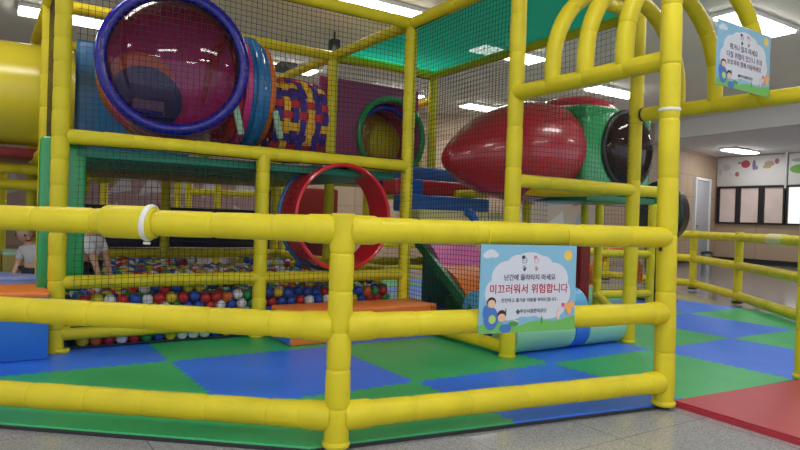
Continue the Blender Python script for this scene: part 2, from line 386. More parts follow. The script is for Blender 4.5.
# ---------------------------------------------------------------- ceiling lamps
def lamp(x, y, label, z=CEIL, L=1.22, W=0.36):
    t = thing('ceiling_light', label, 'lamp', (x, y, z), 'fluorescent ceiling lights')
    c = Vector((x, y, z))
    box('housing', c - Z*0.028, L+0.04, W+0.04, 0.052, M['lampcase'], t, bev=0.006)
    box('diffuser', c - Z*0.066, L, W, 0.030, M['lamp'], t, bev=0.006)
    return t
def gh(x, y, h):
    u = x-400; v = 225-y; c, s = math.cos(roll), math.sin(roll); x2 = u*c-v*s; z2 = u*s+v*c
    Y = 640*math.cos(pitch)-z2*math.sin(pitch); ZZ = 640*math.sin(pitch)+z2*math.cos(pitch); D = (h-CAM_H)/(ZZ/Y)
    return x2/Y*D, D
LAMPS = [(-4.47, 8.58, 'ceiling light at the upper left crossed by the tall corner post'),
    (-0.35, 7.70, 'long ceiling light at the top above the yellow roof beam'), (-2.12, 10.95, 'small ceiling light beside the hanging projector'),
    (-0.20, 12.9, 'ceiling light above the plum tunnel panel'), (1.84, 14.3, 'ceiling light above the red egg pod, the farther one'),
    (1.54, 9.65, 'ceiling light crossed by the middle yellow post under the teal roof'), (3.95, 12.1, 'ceiling light above the green box with bubble window'),
    (4.27, 7.86, 'large ceiling light behind the hanging sign')]
for x, y, l in LAMPS: lamp(x, y, l)
lamp(8.98, 17.05, 'ceiling light on the lower ceiling near the windows', LOW)
for x, y in ((-3.6, 0.6), (-0.6, 0.2), (2.6, 0.2), (-2.6, 4.2), (1.2, 2.3), (5.2, 2.8), (7.2, 6.2), (7.6, 10.2), (-6.3, 4.0), (3.4, 5.3), (-1.2, -2.0), (2.6, -2.2)):  # extra lamps out of view, added to light the foreground and glint in the floor
    lamp(x, y, 'unseen fluorescent ceiling light added overhead to light the foreground')

# ---------------------------------------------------------------- foam floor mats
TS = 1.09; TO = Vector((-1.39, 3.93, 0)); GF = -GB   # i along GA, j along GF (towards camera)
region = [(-4.6, 3.10), (-2.9, 2.86), (-0.33, 2.535), (1.47, 3.365), (2.68, 4.10), (4.18, 6.35), (4.45, 8.0), (4.66, 9.8), (4.0, 10.6), (-1.5, 9.6), (-4.6, 8.2)]
def clip(poly, reg):
    out = poly
    for i in range(len(reg)):
        a = Vector(reg[i]); b = Vector(reg[(i+1) % len(reg)]); e = b-a; inp = out; out = []
        if not inp: break
        ins = lambda p: e.x*(p.y-a.y)-e.y*(p.x-a.x) >= 0
        for k in range(len(inp)):
            p, q = inp[k], inp[(k+1) % len(inp)]; ip, iq = ins(p), ins(q)
            if ip: out.append(p)
            if ip != iq:
                d = q-p; t = (e.x*(a.y-p.y)-e.y*(a.x-p.x))/(e.x*d.y-e.y*d.x); out.append(p+d*t)
    res = []
    for p in out:
        if not res or (p-res[-1]).length > 1e-4: res.append(p)
    if len(res) > 1 and (res[0]-res[-1]).length < 1e-4: res.pop()
    return res
def tp(u, v): q = TO + GA*u + GF*v; return Vector((q.x, q.y))
NT = 27
def saw(k): return 0.017 if k % 2 else -0.017
TILE_LABELS = {}
def mats():
    HB = bmesh.new()
    nseen = 0
    for i in range(-4, 6):
        for j in range(-6, 3):
            u0, v0 = i*TS, j*TS; poly = []
            for k in range(NT): poly.append(tp(u0 + TS*k/NT, v0 + saw(k)*(k > 0)))
            for k in range(NT): poly.append(tp(u0+TS + saw(k)*(k > 0), v0 + TS*k/NT))
            for k in range(NT): poly.append(tp(u0+TS - TS*k/NT, v0+TS + saw(NT-k)*(k > 0)))
            for k in range(NT): poly.append(tp(u0 + saw(NT-k)*(k > 0), v0+TS - TS*k/NT))
            poly = clip(poly[::-1], region)
            if len(poly) < 3: continue
            ar = abs(sum(poly[k].x*poly[(k+1) % len(poly)].y - poly[(k+1) % len(poly)].x*poly[k].y for k in range(len(poly))))/2
            if ar < 0.01: continue
            vis = (i, j) in TILE_LABELS
            bm = bmesh.new() if vis else HB; hi = []; lo = []
            for p in poly:
                edge = min(abs((Vector(region[(s+1) % len(region)])-Vector(region[s])).normalized().cross(p-Vector(region[s]))) if True else 0 for s in (0, 1, 2, 3, 4, 5, 6, 7))
                cen = Vector((0.5, 6.0)); d = (p-cen).normalized()
                hi.append(bm.verts.new((*(p - d*0.008 if edge < 1e-3 else p), 0.0))); lo.append(bm.verts.new((p.x, p.y, FLZ)))
            n = len(poly); nf = [bm.faces.new(hi), bm.faces.new(lo[::-1])]
            for k in range(n): nf.append(bm.faces.new((lo[k], lo[(k+1) % n], hi[(k+1) % n], hi[k])))
            if not vis:
                for f in nf: f.material_index = 0 if (i+j) % 2 == 0 else 1
                continue
            bmesh.ops.recalc_face_normals(bm, faces=bm.faces[:])
            blue = (i+j) % 2 == 0 and (i, j) not in ((-1, 1), (-3, 1))
            o = link('foam_floor_mat', bm, M['blue_mat' if blue else 'green_mat'], None, False)
            c = 'blue' if blue else 'green'
            tag(o, TILE_LABELS.get((i, j), c + ' interlocking foam floor mat in the far or covered part of the play floor'), 'floor mat', 'interlocking foam floor mats')
    bmesh.ops.recalc_face_normals(HB, faces=HB.faces[:])
    tag(link('floor_padding', HB, [M['blue_mat'], M['green_mat']], None, False), 'blue and green foam mats continuing under the play structure', 'floor mats', None, 'stuff')
TILE_LABELS.update({
    (-1, -1): 'blue foam floor mat around the foot of the green-padded corner post', (0, -1): 'green foam floor mat right in front of the ball pit rail',
    (1, -1): 'blue foam floor mat mostly hidden under the orange step', (-1, 0): 'green foam floor mat behind the left part of the lowest fence rail',
    (-1, 1): 'green foam floor mat at front left, under the lowest fence rail', (0, 0): 'large blue foam floor mat left of and behind the front corner fence post',
    (1, 0): 'green foam floor mat between the orange step and the large sign', (2, 0): 'blue foam floor mat under the mint green roller',
    (0, 1): 'green foam floor mat around the foot of the front corner fence post', (1, 1): 'blue foam floor mat directly below the large warning sign',
    (2, 1): 'green foam floor mat around the foot of the tall gate post', (3, 0): 'green foam floor mat seen between mint roller and gate post',
    (3, 1): 'blue foam floor mat just behind the red entrance mat', (4, 0): 'blue foam floor mat one row behind, beyond the green strip past the gate',
    (4, 1): 'green foam floor mat at the right picture edge behind the gate', (5, 0): 'green foam floor mat beside the second post of the right fence',
    (5, -1): 'blue foam floor mat beside the far post of the right fence', (5, -2): 'green foam floor mat at the far bend of the right fence',
    (4, -1): 'green foam floor mat behind the thin net posts'})
mats()
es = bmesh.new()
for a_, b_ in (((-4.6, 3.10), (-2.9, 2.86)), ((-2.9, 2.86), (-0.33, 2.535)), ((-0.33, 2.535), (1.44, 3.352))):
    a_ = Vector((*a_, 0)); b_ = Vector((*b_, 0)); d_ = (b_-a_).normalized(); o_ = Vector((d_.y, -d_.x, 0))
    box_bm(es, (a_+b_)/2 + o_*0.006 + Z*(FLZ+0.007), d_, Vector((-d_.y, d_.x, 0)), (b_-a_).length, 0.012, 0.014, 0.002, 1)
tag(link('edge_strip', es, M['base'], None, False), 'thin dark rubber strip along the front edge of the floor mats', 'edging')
# red entrance mat
rm = [Vector((1.50, 3.36)), Vector((1.84, 2.74)), Vector((3.16, 3.58)), Vector((2.78, 4.16))]
rm = [Vector((1.465, 3.375)), Vector((1.465+0.50*0.95, 3.375-0.866*0.95)), Vector((1.465+0.50*0.95+0.834*1.6, 3.375-0.866*0.95+0.552*1.6)), Vector((2.72, 4.085))]
o = poly_prism('entrance_mat', rm, FLZ, 0.012, M['red_mat'], None, 0.01); tag(o, 'red entrance mat on the grey floor at the gate', 'mat')

# ---------------------------------------------------------------- front fence
r1 = 0.0535
P338 = Vector((-0.228, 2.56, 0)); P664 = Vector((1.40, 3.32, 0)); PL = Vector((-2.55, 2.83, 0)); P793 = Vector((2.575, 4.03, 0))
H3 = (0.87, 0.48, 0.12)
fence = thing('padded_fence', 'near yellow padded fence with three rails crossing the foreground', 'fence', P338)
def up_(p, z): return Vector((p.x, p.y, z))
foam('post', [up_(P338, 0.0), up_(P338, 0.935)], 0.050, 0.16, M['yellow'], fence)
foam('post', [up_(PL, 0.0), up_(PL, 0.935)], 0.050, 0.16, M['yellow'], fence)
def sleeve(c, d, ln, r, par, name='joint_sleeve', m='yellow'):
    d = Vector(d).normalized(); h = ln/2
    return lathe(name, c, d, [(-h, r*0.80), (-h+0.004, r*0.93), (-h+0.016, r), (h-0.016, r), (h-0.004, r*0.93), (h, r*0.80)], M[m], par, 20)
for z in H3:
    dL = (PL-P338).normalized(); dR = (P664-P338).normalized()
    foam('rail', [up_(P338, z) + dL*0.03, up_(PL, z)], r1, 0.27, M['yellow'], fence, 20)
    foam('rail', [up_(P338, z) + dR*0.03, up_(P664, z) - dR*0.03], r1, 0.27, M['yellow'], fence, 20)
    sleeve(up_(P338, z) + dL*0.085, dL, 0.13, 0.0595, fence); sleeve(up_(P338, z) + dR*0.085, dR, 0.13, 0.0595, fence)
    if z < 0.8: sleeve(up_(P664, z) - dR*0.08, dR, 0.10, 0.0585, fence)
sleeve(up_(P338, 0.012), Z, 0.03, 0.057, fence, 'foot_collar')
q = P338 + (PL-P338)*0.385 + Z*0.87
qd = (PL-P338).normalized()
sleeve(q, qd, 0.23, 0.069, fence, 'repair_sleeve')
bm = bmesh.new(); torus_bm(bm, q - qd*0.085, qd + Z*0.12, 0.070, 0.008, 32, 8, 1.6)
box_bm(bm, q - qd*0.075 - Z*0.085, qd, Z, 0.03, 0.012, 0.012, 0.003)
link('tie_strap', bm, M['strap'], fence)
# gate post: stands at the fence's right end and carries the canopy
foam('gate_post', [up_(P664, 0.0), up_(P664, 2.35) - Vector((0.037, 0, 0))], 0.052, 0.30, M['yellow'], fence)
sleeve(up_(P664, 0.012), Z, 0.03, 0.062, fence, 'foot_collar')
bm = bmesh.new(); torus_bm(bm, up_(P664, 1.53) - Vector((0.024, 0, 0)), Z, 0.050, 0.006, 28, 8, 1.5); link('tie_strap', bm, M['strap'], fence)
bm = bmesh.new(); sweep(bm, [up_(P664, 0.885)-dR*0.065, up_(P664, 0.80)-dR*0.058], [0.01, 0.01], 8); link('clamp', bm, M['clamp'], fence)

# far fence on the right
fr = thing('padded_fence', 'far yellow padded fence bending around the right side of the play floor', 'fence', (4.29, 8.08, 0))
FP = [Vector((3.75, 4.9, 0)), Vector((4.29, 8.08, 0)), Vector((4.49, 9.76, 0)), Vector((3.55, 10.95, 0)), Vector((2.0, 11.5, 0)), Vector((-0.5, 11.2, 0))]
for k, p in enumerate(FP):
    foam('post', [up_(p, 0), up_(p, 0.90)], 0.052, 0.3, M['yellow'], fr, 14)
    sleeve(up_(p, 0.012), Z, 0.03, 0.07, fr, 'foot_collar', 'clamp')
for k in range(len(FP)-1):
    for z in (0.83, 0.47, 0.09):
        foam('rail', [up_(FP[k], z), up_(FP[k+1], z)], 0.055, 0.5, M['yellow'], fr, 14)
q = FP[1] + (FP[0]-FP[1])*0.36 + Z*0.83; qd = (FP[0]-FP[1]).normalized()
sleeve(q, qd, 0.42, 0.064, fr, 'repair_sleeve', 'yellow_pale')

# ---------------------------------------------------------------- gate canopy
L0 = G(-0.03, -1.38, 0); L0 = Vector((0.76, 4.365, 0)); R0 = Vector((1.84, 5.08, 0))
can = thing('hoop_canopy', 'yellow padded canopy of side beams and hoops over the gateway', 'canopy', (1.6, 4.2, 1.8))
# right-hand gate post just inside the picture edge
foam('post', [up_(P793, 0), up_(P793, 2.35)], 0.052, 0.3, M['yellow'], can)
sleeve(up_(P793, 0.012), Z, 0.03, 0.062, can, 'foot_collar')
zb = 1.80
foam('side_beam', [up_(L0, zb), up_(P664, zb)], 0.052, 0.30, M['yellow'], can)
foam('side_beam', [up_(R0, zb), up_(P793, zb)], 0.052, 0.30, M['yellow'], can)
bm = bmesh.new(); torus_bm(bm, up_(R0, zb) + (P793-R0).normalized()*0.065, (P793-R0), 0.040, 0.016, 28, 8); link('clamp', bm, M['clamp'], can)
def hoop(t, name='hoop'):
    a = L0.lerp(P664, t) + Z*zb; b = R0.lerp(P793, t) + Z*zb
    if name == 'gate_hoop': a = up_(P664, 2.33); b = up_(P793, 2.33)
    c = (a+b)/2; hd = (b-a); rad = hd.length/2; hd.normalize(); leg = 0.13 if name == 'hoop' else 0.02
    pts = [a + Z*0.02]
    for k in range(0, 25):
        th = math.pi*k/24; pts.append(c - hd*rad*math.cos(th) + Z*(leg + rad*math.sin(th)*0.92))
    pts.append(b + Z*0.02)
    foam(name, pts, 0.052, 0.26, M['yellow'], can, 16)
for t in (0.276, 0.497, 0.73): hoop(t)
hoop(1.0, 'gate_hoop')
for t in (0.276, 0.497, 0.73):
    for A0, B0 in ((L0, P664), (R0, P793)):
        bm = bmesh.new(); torus_bm(bm, A0.lerp(B0, t) + Z*(zb+0.053), Z, 0.040, 0.008, 24, 6); link('clamp', bm, M['clamp'], can)

# ---------------------------------------------------------------- play frame
fr2 = thing('play_frame', 'yellow padded tube frame of the indoor play structure', 'play structure', G(0, 0))
def post(a, b, z0, z1, seg=0.15, r=0.052, p=None):
    q = p if p is not None else G(a, b); return foam('post', [up_(q, z0), up_(q, z1)], r, seg, M['yellow'], fr2)
def beam(a0, b0, a1, b1, z, seg=0.22, r=0.050, p0=None, p1=None):
    q0 = p0 if p0 is not None else G(a0, b0); q1 = p1 if p1 is not None else G(a1, b1)
    return foam('beam', [up_(q0, z), up_(q1, z)], r, seg, M['yellow'], fr2)
ZL, ZT, AW = 1.375, 2.60, 1.31
post(-2*AW-0.03, 0, 0, 2.75); post(-AW+0.01, 0, 0, ZL); post(0, 0, 0, ZT)
post(0, 0, 0, ZT, 0.26, 0.055, L0); post(0, 0, 0, ZT, 0.45, 0.052, R0)
for p in (L0, R0, G(-2*AW, 0), G(-AW, 0)): sleeve(up_(p, 0.012), Z, 0.03, 0.060, fr2, 'foot_collar')
B1, B2 = 1.45, 2.9
for a in (-2*AW, -AW, 0, AW):
    if a >= 0 or a == -2*AW: post(a, B1, 0, ZT, 0.3)
    else: post(a, B1, ZL, ZT, 0.3)
    post(a, B2, 0, ZT if a < 0.1 else ZL, 0.3)
# front-left row
beam(-2*AW, 0, 0, 0, ZL, 0.20); beam(-2*AW, 0, 0, 0, 0.445, 0.3, 0.045); beam(-2*AW, 0, 0, 0, 0.12, 0.3, 0.048)
beam(-2*AW, 0, 0, 0, ZT)
for z in (0.065,): beam(0, 0, 0, 0, z, 0.3, 0.047, G(0, 0), L0)
beam(0, 0, 0, 0, ZT, 0.22, 0.052, G(0, 0), L0)
beam(0, 0, 0, 0, ZT, 0.3, 0.05, L0, R0); beam(0, 0, 0, 0, 1.21, 0.3, 0.046, L0, R0)
ex = R0 + GA*0.50
beam(0, 0, 0, 0, 1.21, 0.3, 0.046, R0, ex); foam('post', [up_(ex, 0), up_(ex, 1.26)], 0.05, 0.3, M['yellow'], fr2)
# backs
for z in (0.12, 0.445, ZL, ZT):
    beam(-2*AW, B2, 0, B2, z, 0.3); beam(-2*AW, 0, -2*AW, B2, z, 0.3)
    if z > 0.3: beam(0, 0, 0, B2, z, 0.3)
beam(-2*AW, B1, 0, B1, ZT, 0.3); beam(0, B1, AW, B1, ZT, 0.3); beam(AW, B1, AW, B1, 0.445, 0.3, 0.045, G(0, B1), G(AW, B1))
beam(0, 0, 0, 0, ZT, 0.3, 0.045, R0, G(AW, B1)); beam(0, 0, 0, 0, 1.21, 0.3, 0.045, R0, G(AW, B2)); beam(0, B2, AW, B2, ZL, 0.3)
beam(AW, B1, AW, B2, 2.3, 0.3, 0.045); 
# right outbuilding of the frame (carries the green box)
Q1 = Vector((2.3, 7.4, 0)); Q2 = Vector((3.05, 7.75, 0)); Q3 = Vector((1.75, 8.3, 0))
post(0, 0, 0, 1.2, 0.3, 0.048, Q1); post(0, 0, 0, 1.2, 0.3, 0.048, Q2)
beam(0, 0, 0, 0, 0.12, 0.3, 0.046, Q1, Q2); beam(0, 0, 0, 0, 0.60, 0.3, 0.042, Q1, Q2)
beam(0, 0, 0, 0, 0.12, 0.3, 0.046, R0, Q1)

# deck plates (green) between the levels
def plate(name, a0, b0, a1, b1, z, th, m, label, cat='deck'):
    bm = bmesh.new(); c = G((a0+a1)/2, (b0+b1)/2, z); box_bm(bm, c, GA, GB, a1-a0, b1-b0, th, 0.012, 2)
    return tag(link(name, bm, m, None), label, cat)
plate('deck_platform', -2*AW+0.07, 0.06, -AW-0.01, B1, 1.285, 0.06, M['deck'], 'green deck platform under the big bubble window', 'deck')
plate('deck_platform', -AW+0.01, 0.06, -0.07, B1, 1.285, 0.06, M['deck'], 'green deck platform above the red ring and under the webbing tunnel')
plate('deck_platform', -2*AW+0.07, B1+0.02, -0.07, B2-0.06, 1.285, 0.06, M['olive_vinyl'], 'olive rear deck platform above the back of the ball pit')
# teal roof cloth
def roof():
    bm = bmesh.new(); N, K = 14, 20; P = [L0 + Vector((0.05, 0.03, 0)), R0, G(AW, B1), G(0, B1)]
    P[0] = L0; top = []
    for i in range(N+1):
        row = []
        for j in range(K+1):
            u, v = i/N, j/K; p = (P[0].lerp(P[1], u)).lerp(P[3].lerp(P[2], u), v)
            sag = -0.05*math.sin(math.pi*u)*math.sin(math.pi*v) - 0.025*abs(math.sin(math.pi*v*3))*(abs(u-0.5)*2)**4
            row.append(p + Z*(ZT + 0.045 + sag))
        top.append(row)
    hi = [[bm.verts.new(p+Z*0.006) for p in r] for r in top]; lo = [[bm.verts.new(p) for p in r] for r in top]
    for i in range(N):
        for j in range(K):
            bm.faces.new((hi[i][j], hi[i+1][j], hi[i+1][j+1], hi[i][j+1])); bm.faces.new((lo[i][j], lo[i][j+1], lo[i+1][j+1], lo[i+1][j]))
    for i in range(N):
        for j in (0, K): bm.faces.new((hi[i][j], lo[i][j], lo[i+1][j], hi[i+1][j]))
    for j in range(K):
        for i in (0, N): bm.faces.new((hi[i][j], lo[i][j], lo[i][j+1], hi[i][j+1]))
    bmesh.ops.recalc_face_normals(bm, faces=bm.faces[:])
    tag(link('roof_cloth', bm, M['teal'], None), 'teal cloth roof stretched over the slide bay between yellow top beams', 'roof cloth')
roof()

# ---------------------------------------------------------------- nets
def net(p0, p1, z0, z1, label, cell=0.040, th=0.0018, hole=None, group='black safety nets of the play structure', sag=0.01, rope=0.004):
    p0 = Vector((p0.x, p0.y, 0)); p1 = Vector((p1.x, p1.y, 0)); d = p1-p0; L = d.length; d.normalize(); nn = Vector((d.y, -d.x, 0)); bm = bmesh.new()
    rnd = random.Random(int(L*1e4)+int(z0*100)); ph = rnd.random()*6
    def P(u, z): return p0 + d*(u + 0.006*math.sin(z*5+ph)) + Z*(z - 0.008*math.sin(u*4+ph)) + nn*(sag*math.sin(math.pi*u/L)*math.sin(math.pi*(z-z0)/(z1-z0)))
    def strand(a, b, fn):
        n = max(1, int(abs(b-a)/0.22)); pts = [fn(a+(b-a)*k/n) for k in range(n+1)]
        sweep(bm, pts, [th]*(n+1), 3, False)
    def runs(lo, hi, holefn):
        if hole is None: return [(lo, hi)]
        h = holefn()
        if h is None: return [(lo, hi)]
        return [r for r in ((lo, h[0]), (h[1], hi)) if r[1]-r[0] > 0.01]
    k = cell*0.5
    while k < L:
        def hf(u=k):
            q = hole[2]**2-(u-hole[0])**2
            return None if q <= 0 else (hole[1]-math.sqrt(q), hole[1]+math.sqrt(q))
        for a, b in runs(z0, z1, hf):
            strand(a, b, lambda z, u=k: P(u, z))
        k += cell
    z = z0 + cell*0.5
    while z < z1:
        def hf(zz=z):
            q = hole[2]**2-(zz-hole[1])**2
            return None if q <= 0 else (hole[0]-math.sqrt(q), hole[0]+math.sqrt(q))
        for a, b in runs(0.0, L, hf):
            strand(a, b, lambda u, zz=z: P(u, zz))
        z += cell
    for zz in (z0, z1): sweep(bm, [P(0, zz), P(L/2, zz), P(L, zz)], [rope]*3, 5)
    return tag(link('safety_net', bm, M['net'], None), label, 'net', group)
inset = 0.05
def np_(a, b): return G(a, b)
net(G(-2*AW+inset, -0.0), G(-inset, 0), ZL+0.05, ZT-0.05, 'black safety net in front of the big bubble window and tunnels')
net(G(-2*AW+inset, -0.052), G(-AW-inset, -0.052), 0.17, ZL-0.05, 'black safety net in front of the left half of the ball pit')
net(G(-AW+inset, -0.052), G(-inset, -0.052), 0.17, ZL-0.05, 'black safety net around the red entrance ring', hole=(0.66, 0.92, 0.455))
dd = (L0-G(0, 0)).normalized()
net(G(0, 0)+dd*inset, L0-dd*inset, 0.17, ZT-0.05, 'tall black safety net between two yellow posts left of the red egg pod', cell=0.036)
net(L0+GA*inset, R0-GA*inset, 1.26, 1.80, 'low black safety net in front of the red egg pod, under the canopy beam', cell=0.036, rope=0.0015)
net(R0+GB*0.2, G(AW, B1-0.06), 1.85, ZT-0.05, 'black safety net hanging along the far edge of the teal roof', cell=0.05, rope=0.0015)
net(G(0.05, B1), G(AW-0.05, B1), 1.42, ZT-0.05, 'rear black safety net below the teal roof behind the foam stairs', cell=0.05)
net(G(-2*AW, 0.06), G(-2*AW, B1-0.06), 1.42, ZT-0.05, 'black safety net closing the left end of the upper level', cell=0.045)
net(L0+GA*0.35+GB*0.75, R0+GB*0.9, 0.17, 1.16, 'black safety net behind the mint roller, right of the foam slide', cell=0.045)
net(Q1+GA*0.06, Q2-GA*0.06, 0.17, 1.15, 'small black safety net under the bubble window box', cell=0.05)
net(G(-2*AW+inset, B2), G(-inset, B2), 0.5, ZL-0.05, 'black safety net closing the back of the ball pit', cell=0.06)

# ---------------------------------------------------------------- big bubble window and tunnel chain
nC = Vector((0.335, -0.942, 0.0)).normalized(); Cb = Vector((-1.69, 4.70, 2.01))
tun = thing('crawl_tunnel', 'red crawl tunnel elbow with big smoky purple bubble window in a blue ring', 'tunnel', Cb)
Cw = Cb - nC*0.03 + Vector((-0.01, 0, -0.03))
bowl_out = [(0.0, 0.495), (-0.14, 0.515), (-0.32, 0.555), (-0.50, 0.53), (-0.68, 0.44), (-0.80, 0.28), (-0.86, 0.0)]
bowl_in = [(0.0, 0.475), (-0.10, 0.515), (-0.30, 0.53), (-0.48, 0.50), (-0.64, 0.41), (-0.76, 0.26), (-0.81, 0.0)]
lathe('elbow_shell', Cw, nC, bowl_out, M['red'], tun); lathe('elbow_lining', Cw, nC, bowl_in, mat('plum_lining', (0.75, 0.03, 0.28), 0.4), tun)
dome = [(0.0, 0.475)] + [(0.17*math.sin(t), 0.475*math.cos(t)) for t in [R(a) for a in (8, 20, 32, 45, 58, 70, 80)]] + [(0.17, 0)]
dm = lathe('bubble_dome', Cb, nC, dome, M['dome'], tun, 64)
bm = bmesh.new(); torus_bm(bm, Cb + nC*0.02, nC, 0.492, 0.044, 72, 12, 0.9); rg = link('bubble_ring', bm, M['blue_ring'], tun)
bm = bmesh.new()
sc = nC.cross(Z).normalized()
for k in range(14):
    t = 2*math.pi*k/14; c = Cb + (sc*math.cos(t)+Z*math.sin(t))*0.508 + nC*0.031
    sweep(bm, [c, c+nC*0.008], [0.010, 0.008], 8)
link('bolts', bm, M['metal'], rg)
# inside opening with an orange rim and dark blue passage
io = Cw - nC*0.50 + sc*(0.20) - Z*0.06
if (sc.x > 0): io = Cw - nC*0.52 - sc*0.16 - Z*0.08
s_in = (nC*0.9 + (-sc if sc.x < 0 else sc)*0.45).normalized()
v_in = s_in.cross(Z).normalized()
bm = bmesh.new(); disc_bm(bm, io - s_in*0.01 + Z*0.10 - v_in*0.02*(1 if v_in.x > 0 else -1), v_in, Z, 0.25, 0.16, 0.02, 32); link('orange_opening', bm, M['orange'], tun)
bm = bmesh.new(); disc_bm(bm, io + s_in*0.02 - Z*0.10, v_in, Z, 0.30, 0.25, 0.02, 40); link('blue_passage', bm, M['dark_blue'], tun)
bm = bmesh.new(); box_bm(bm, io + s_in*0.05 - Z*0.18 , v_in, Z, 0.26, 0.12, 0.02, 0.02); link('passage_step', bm, mat('grey_step', (0.16, 0.16, 0.25), 0.5), tun)
bm = bmesh.new(); box_bm(bm, io + s_in*0.065 - Z*0.22, v_in, Z, 0.22, 0.035, 0.02, 0.01); link('passage_edge', bm, M['blue_ring'], tun)
# straight tube sections
T0 = Vector((-1.76, 5.02, 1.90))
def ring_sec(name, s0, s1, ro, m, ri=0.385, n=48, par=tun): return lathe(name, T0, GA, shell(ri, ro, s0, s1), M[m], par, n, True)
ring_sec('tube_section', 0.30, 0.375, 0.425, 'red'); ring_sec('tube_flange', 0.38, 0.435, 0.455, 'magenta')
ring_sec('tube_section', 0.44, 0.585, 0.435, 'blue_plastic'); ring_sec('tube_flange', 0.47, 0.53, 0.47, 'blue_plastic')
ring_sec('tube_flange', 0.59, 0.635, 0.415, 'orange')
bm = bmesh.new()
for s in (0.34, 0.66):
    bm = bmesh.new(); box_bm(bm, T0 + GA*s - GB*0.40 - Z*0.27, GA + Z*0.25, Z - GA*0.25, 0.05, 0.22, 0.03, 0.008); link('side_window', bm, M['pale_green_vinyl'], tun)
# blue side panel
bp0 = Vector((-2.62, 6.25, 1.93))
pb = box('square_panel', bp0, 1.05, 0.05, 1.12, M['blue_plastic'], None, GA, GB, 0.03, 4)
tag(pb, 'sky blue square panel behind the left edge of the bubble window', 'panel')
# woven webbing tunnel
web = thing('webbing_tunnel', 'woven tunnel of violet, yellow and red webbing straps', 'tunnel', T0 + GA*1.3)
W0, W1, WR = 0.66, 1.14, 0.335
TW = T0 - Z*0.17
NH, NL = 7, 24
def wcol(k): return ('purple', 'yellow', 'red')[k % 3]
bms = {c: bmesh.new() for c in ('purple', 'yellow', 'red')}
def wpt(th, s, off): return TW + GA*s + (GB*math.cos(th) + Z*math.sin(th))*(WR*(1 + 0.06*math.sin((s-W0)/(W1-W0)*math.pi)) + off)
for h in range(NH):
    bb = bms[('purple', 'yellow', 'purple')[h % 3]]; s = W0 + (W1-W0)*(h+0.5)/NH; N = NL*4; prev = None; first = None
    for k in range(N+1):
        th = 2*math.pi*k/N; off = 0.007*math.cos(th*NL/2 + math.pi*h)
        c = [bb.verts.new(wpt(th, s-0.026, off)), bb.verts.new(wpt(th, s+0.026, off)), bb.verts.new(wpt(th, s+0.026, off+0.003)), bb.verts.new(wpt(th, s-0.026, off+0.003))]
        if prev:
            for q in range(4): bb.faces.new((prev[q], prev[(q+1) % 4], c[(q+1) % 4], c[q]))
        prev = c
for l in range(NL):
    bb = bms[('red', 'yellow', 'purple', 'red')[l % 4]]; th0 = 2*math.pi*(l)/NL; N = NH*4; prev = None; dth = 0.030/WR
    for k in range(N+1):
        s = W0 + (W1-W0)*k/N; off = -0.007*math.cos(math.pi*NH*(s-W0)/(W1-W0) - math.pi/2 + math.pi*(l % 2))
        c = [bb.verts.new(wpt(th0-dth, s, off)), bb.verts.new(wpt(th0+dth, s, off)), bb.verts.new(wpt(th0+dth, s, off+0.003)), bb.verts.new(wpt(th0-dth, s, off+0.003))]
        if prev:
            for q in range(4): bb.faces.new((prev[q], prev[(q+1) % 4], c[(q+1) % 4], c[q]))
        prev = c
for c in bms: link(c+'_straps', bms[c], M['w_'+c], web, False)
# plum panel with green ring
pz = Vector(G(0.80, B1+0.13, 0)); pz = G(0.72, B1+0.10, 1.84)
pan = thing('tunnel_panel', 'plum square panel with green-ringed tunnel mouth and yellow inner ring', 'tunnel', pz)
def holed_panel(name, c, ux, uz, w, h, rh, th, m, par, off=(0, 0)):
    bm = bmesh.new(); n = 48; un = Vector(ux).cross(Vector(uz)); F, Bk = [], []
    inner, outer = [], []
    for k in range(n):
        t = 2*math.pi*(k+0.5)/n; cx, cz = math.cos(t), math.sin(t); sc_ = min((w/2)/max(1e-6, abs(cx)), (h/2)/max(1e-6, abs(cz)))
        inner.append((off[0]+cx*rh, off[1]+cz*rh)); outer.append((cx*sc_, cz*sc_))
    def V(p, o): return bm.verts.new(Vector(c) + Vector(ux)*p[0] + Vector(uz)*p[1] + un*o)
    fi = [V(p, th/2) for p in inner]; fo = [V(p, th/2) for p in outer]; bi = [V(p, -th/2) for p in inner]; bo = [V(p, -th/2) for p in outer]
    for k in range(n):
        j = (k+1) % n
        bm.faces.new((fi[k], fo[k], fo[j], fi[j])); bm.faces.new((bi[k], bi[j], bo[j], bo[k])); bm.faces.new((fo[k], bo[k], bo[j], fo[j])); bm.faces.new((fi[k], fi[j], bi[j], bi[k]))
    bmesh.ops.recalc_face_normals(bm, faces=bm.faces[:]); return link(name, bm, M[m], par, False)
holed_panel('panel_sheet', pz - GA*0.20, GA, Z, 1.28, 1.12, 0.40, 0.04, 'magenta_dim', pan, (0.28, 0.0))
mc = pz + GA*0.08
bm = bmesh.new(); torus_bm(bm, mc - GB*0.03, GB, 0.425, 0.035, 56, 10, 1.0); link('mouth_ring', bm, M['green_plastic'], pan)
lathe('tunnel_wall', mc, GB, shell(0.385, 0.41, 0.0, 0.75), M['magenta'], pan, 40, True)
bm = bmesh.new(); sweep(bm, [mc + GB*0.09 + (GA*math.cos(R(a))+Z*math.sin(R(a)))*0.345 for a in range(35, 146, 10)], [0.012]+[0.038]*10+[0.012], 10); link('upper_lining', bm, M['blue_ring'], pan)
bm = bmesh.new(); torus_bm(bm, mc + GB*0.45 + GA*0.17 - Z*0.06, GB - GA*0.5, 0.25, 0.055, 40, 10, 1.3); link('inner_ring', bm, M['yellow_plastic'], pan)
lathe('inner_passage', mc + GB*0.50 + GA*0.17 - Z*0.06, GB - GA*0.5, [(0.0, 0.21), (0.004, 0.0)], M['blue_ring'], pan)
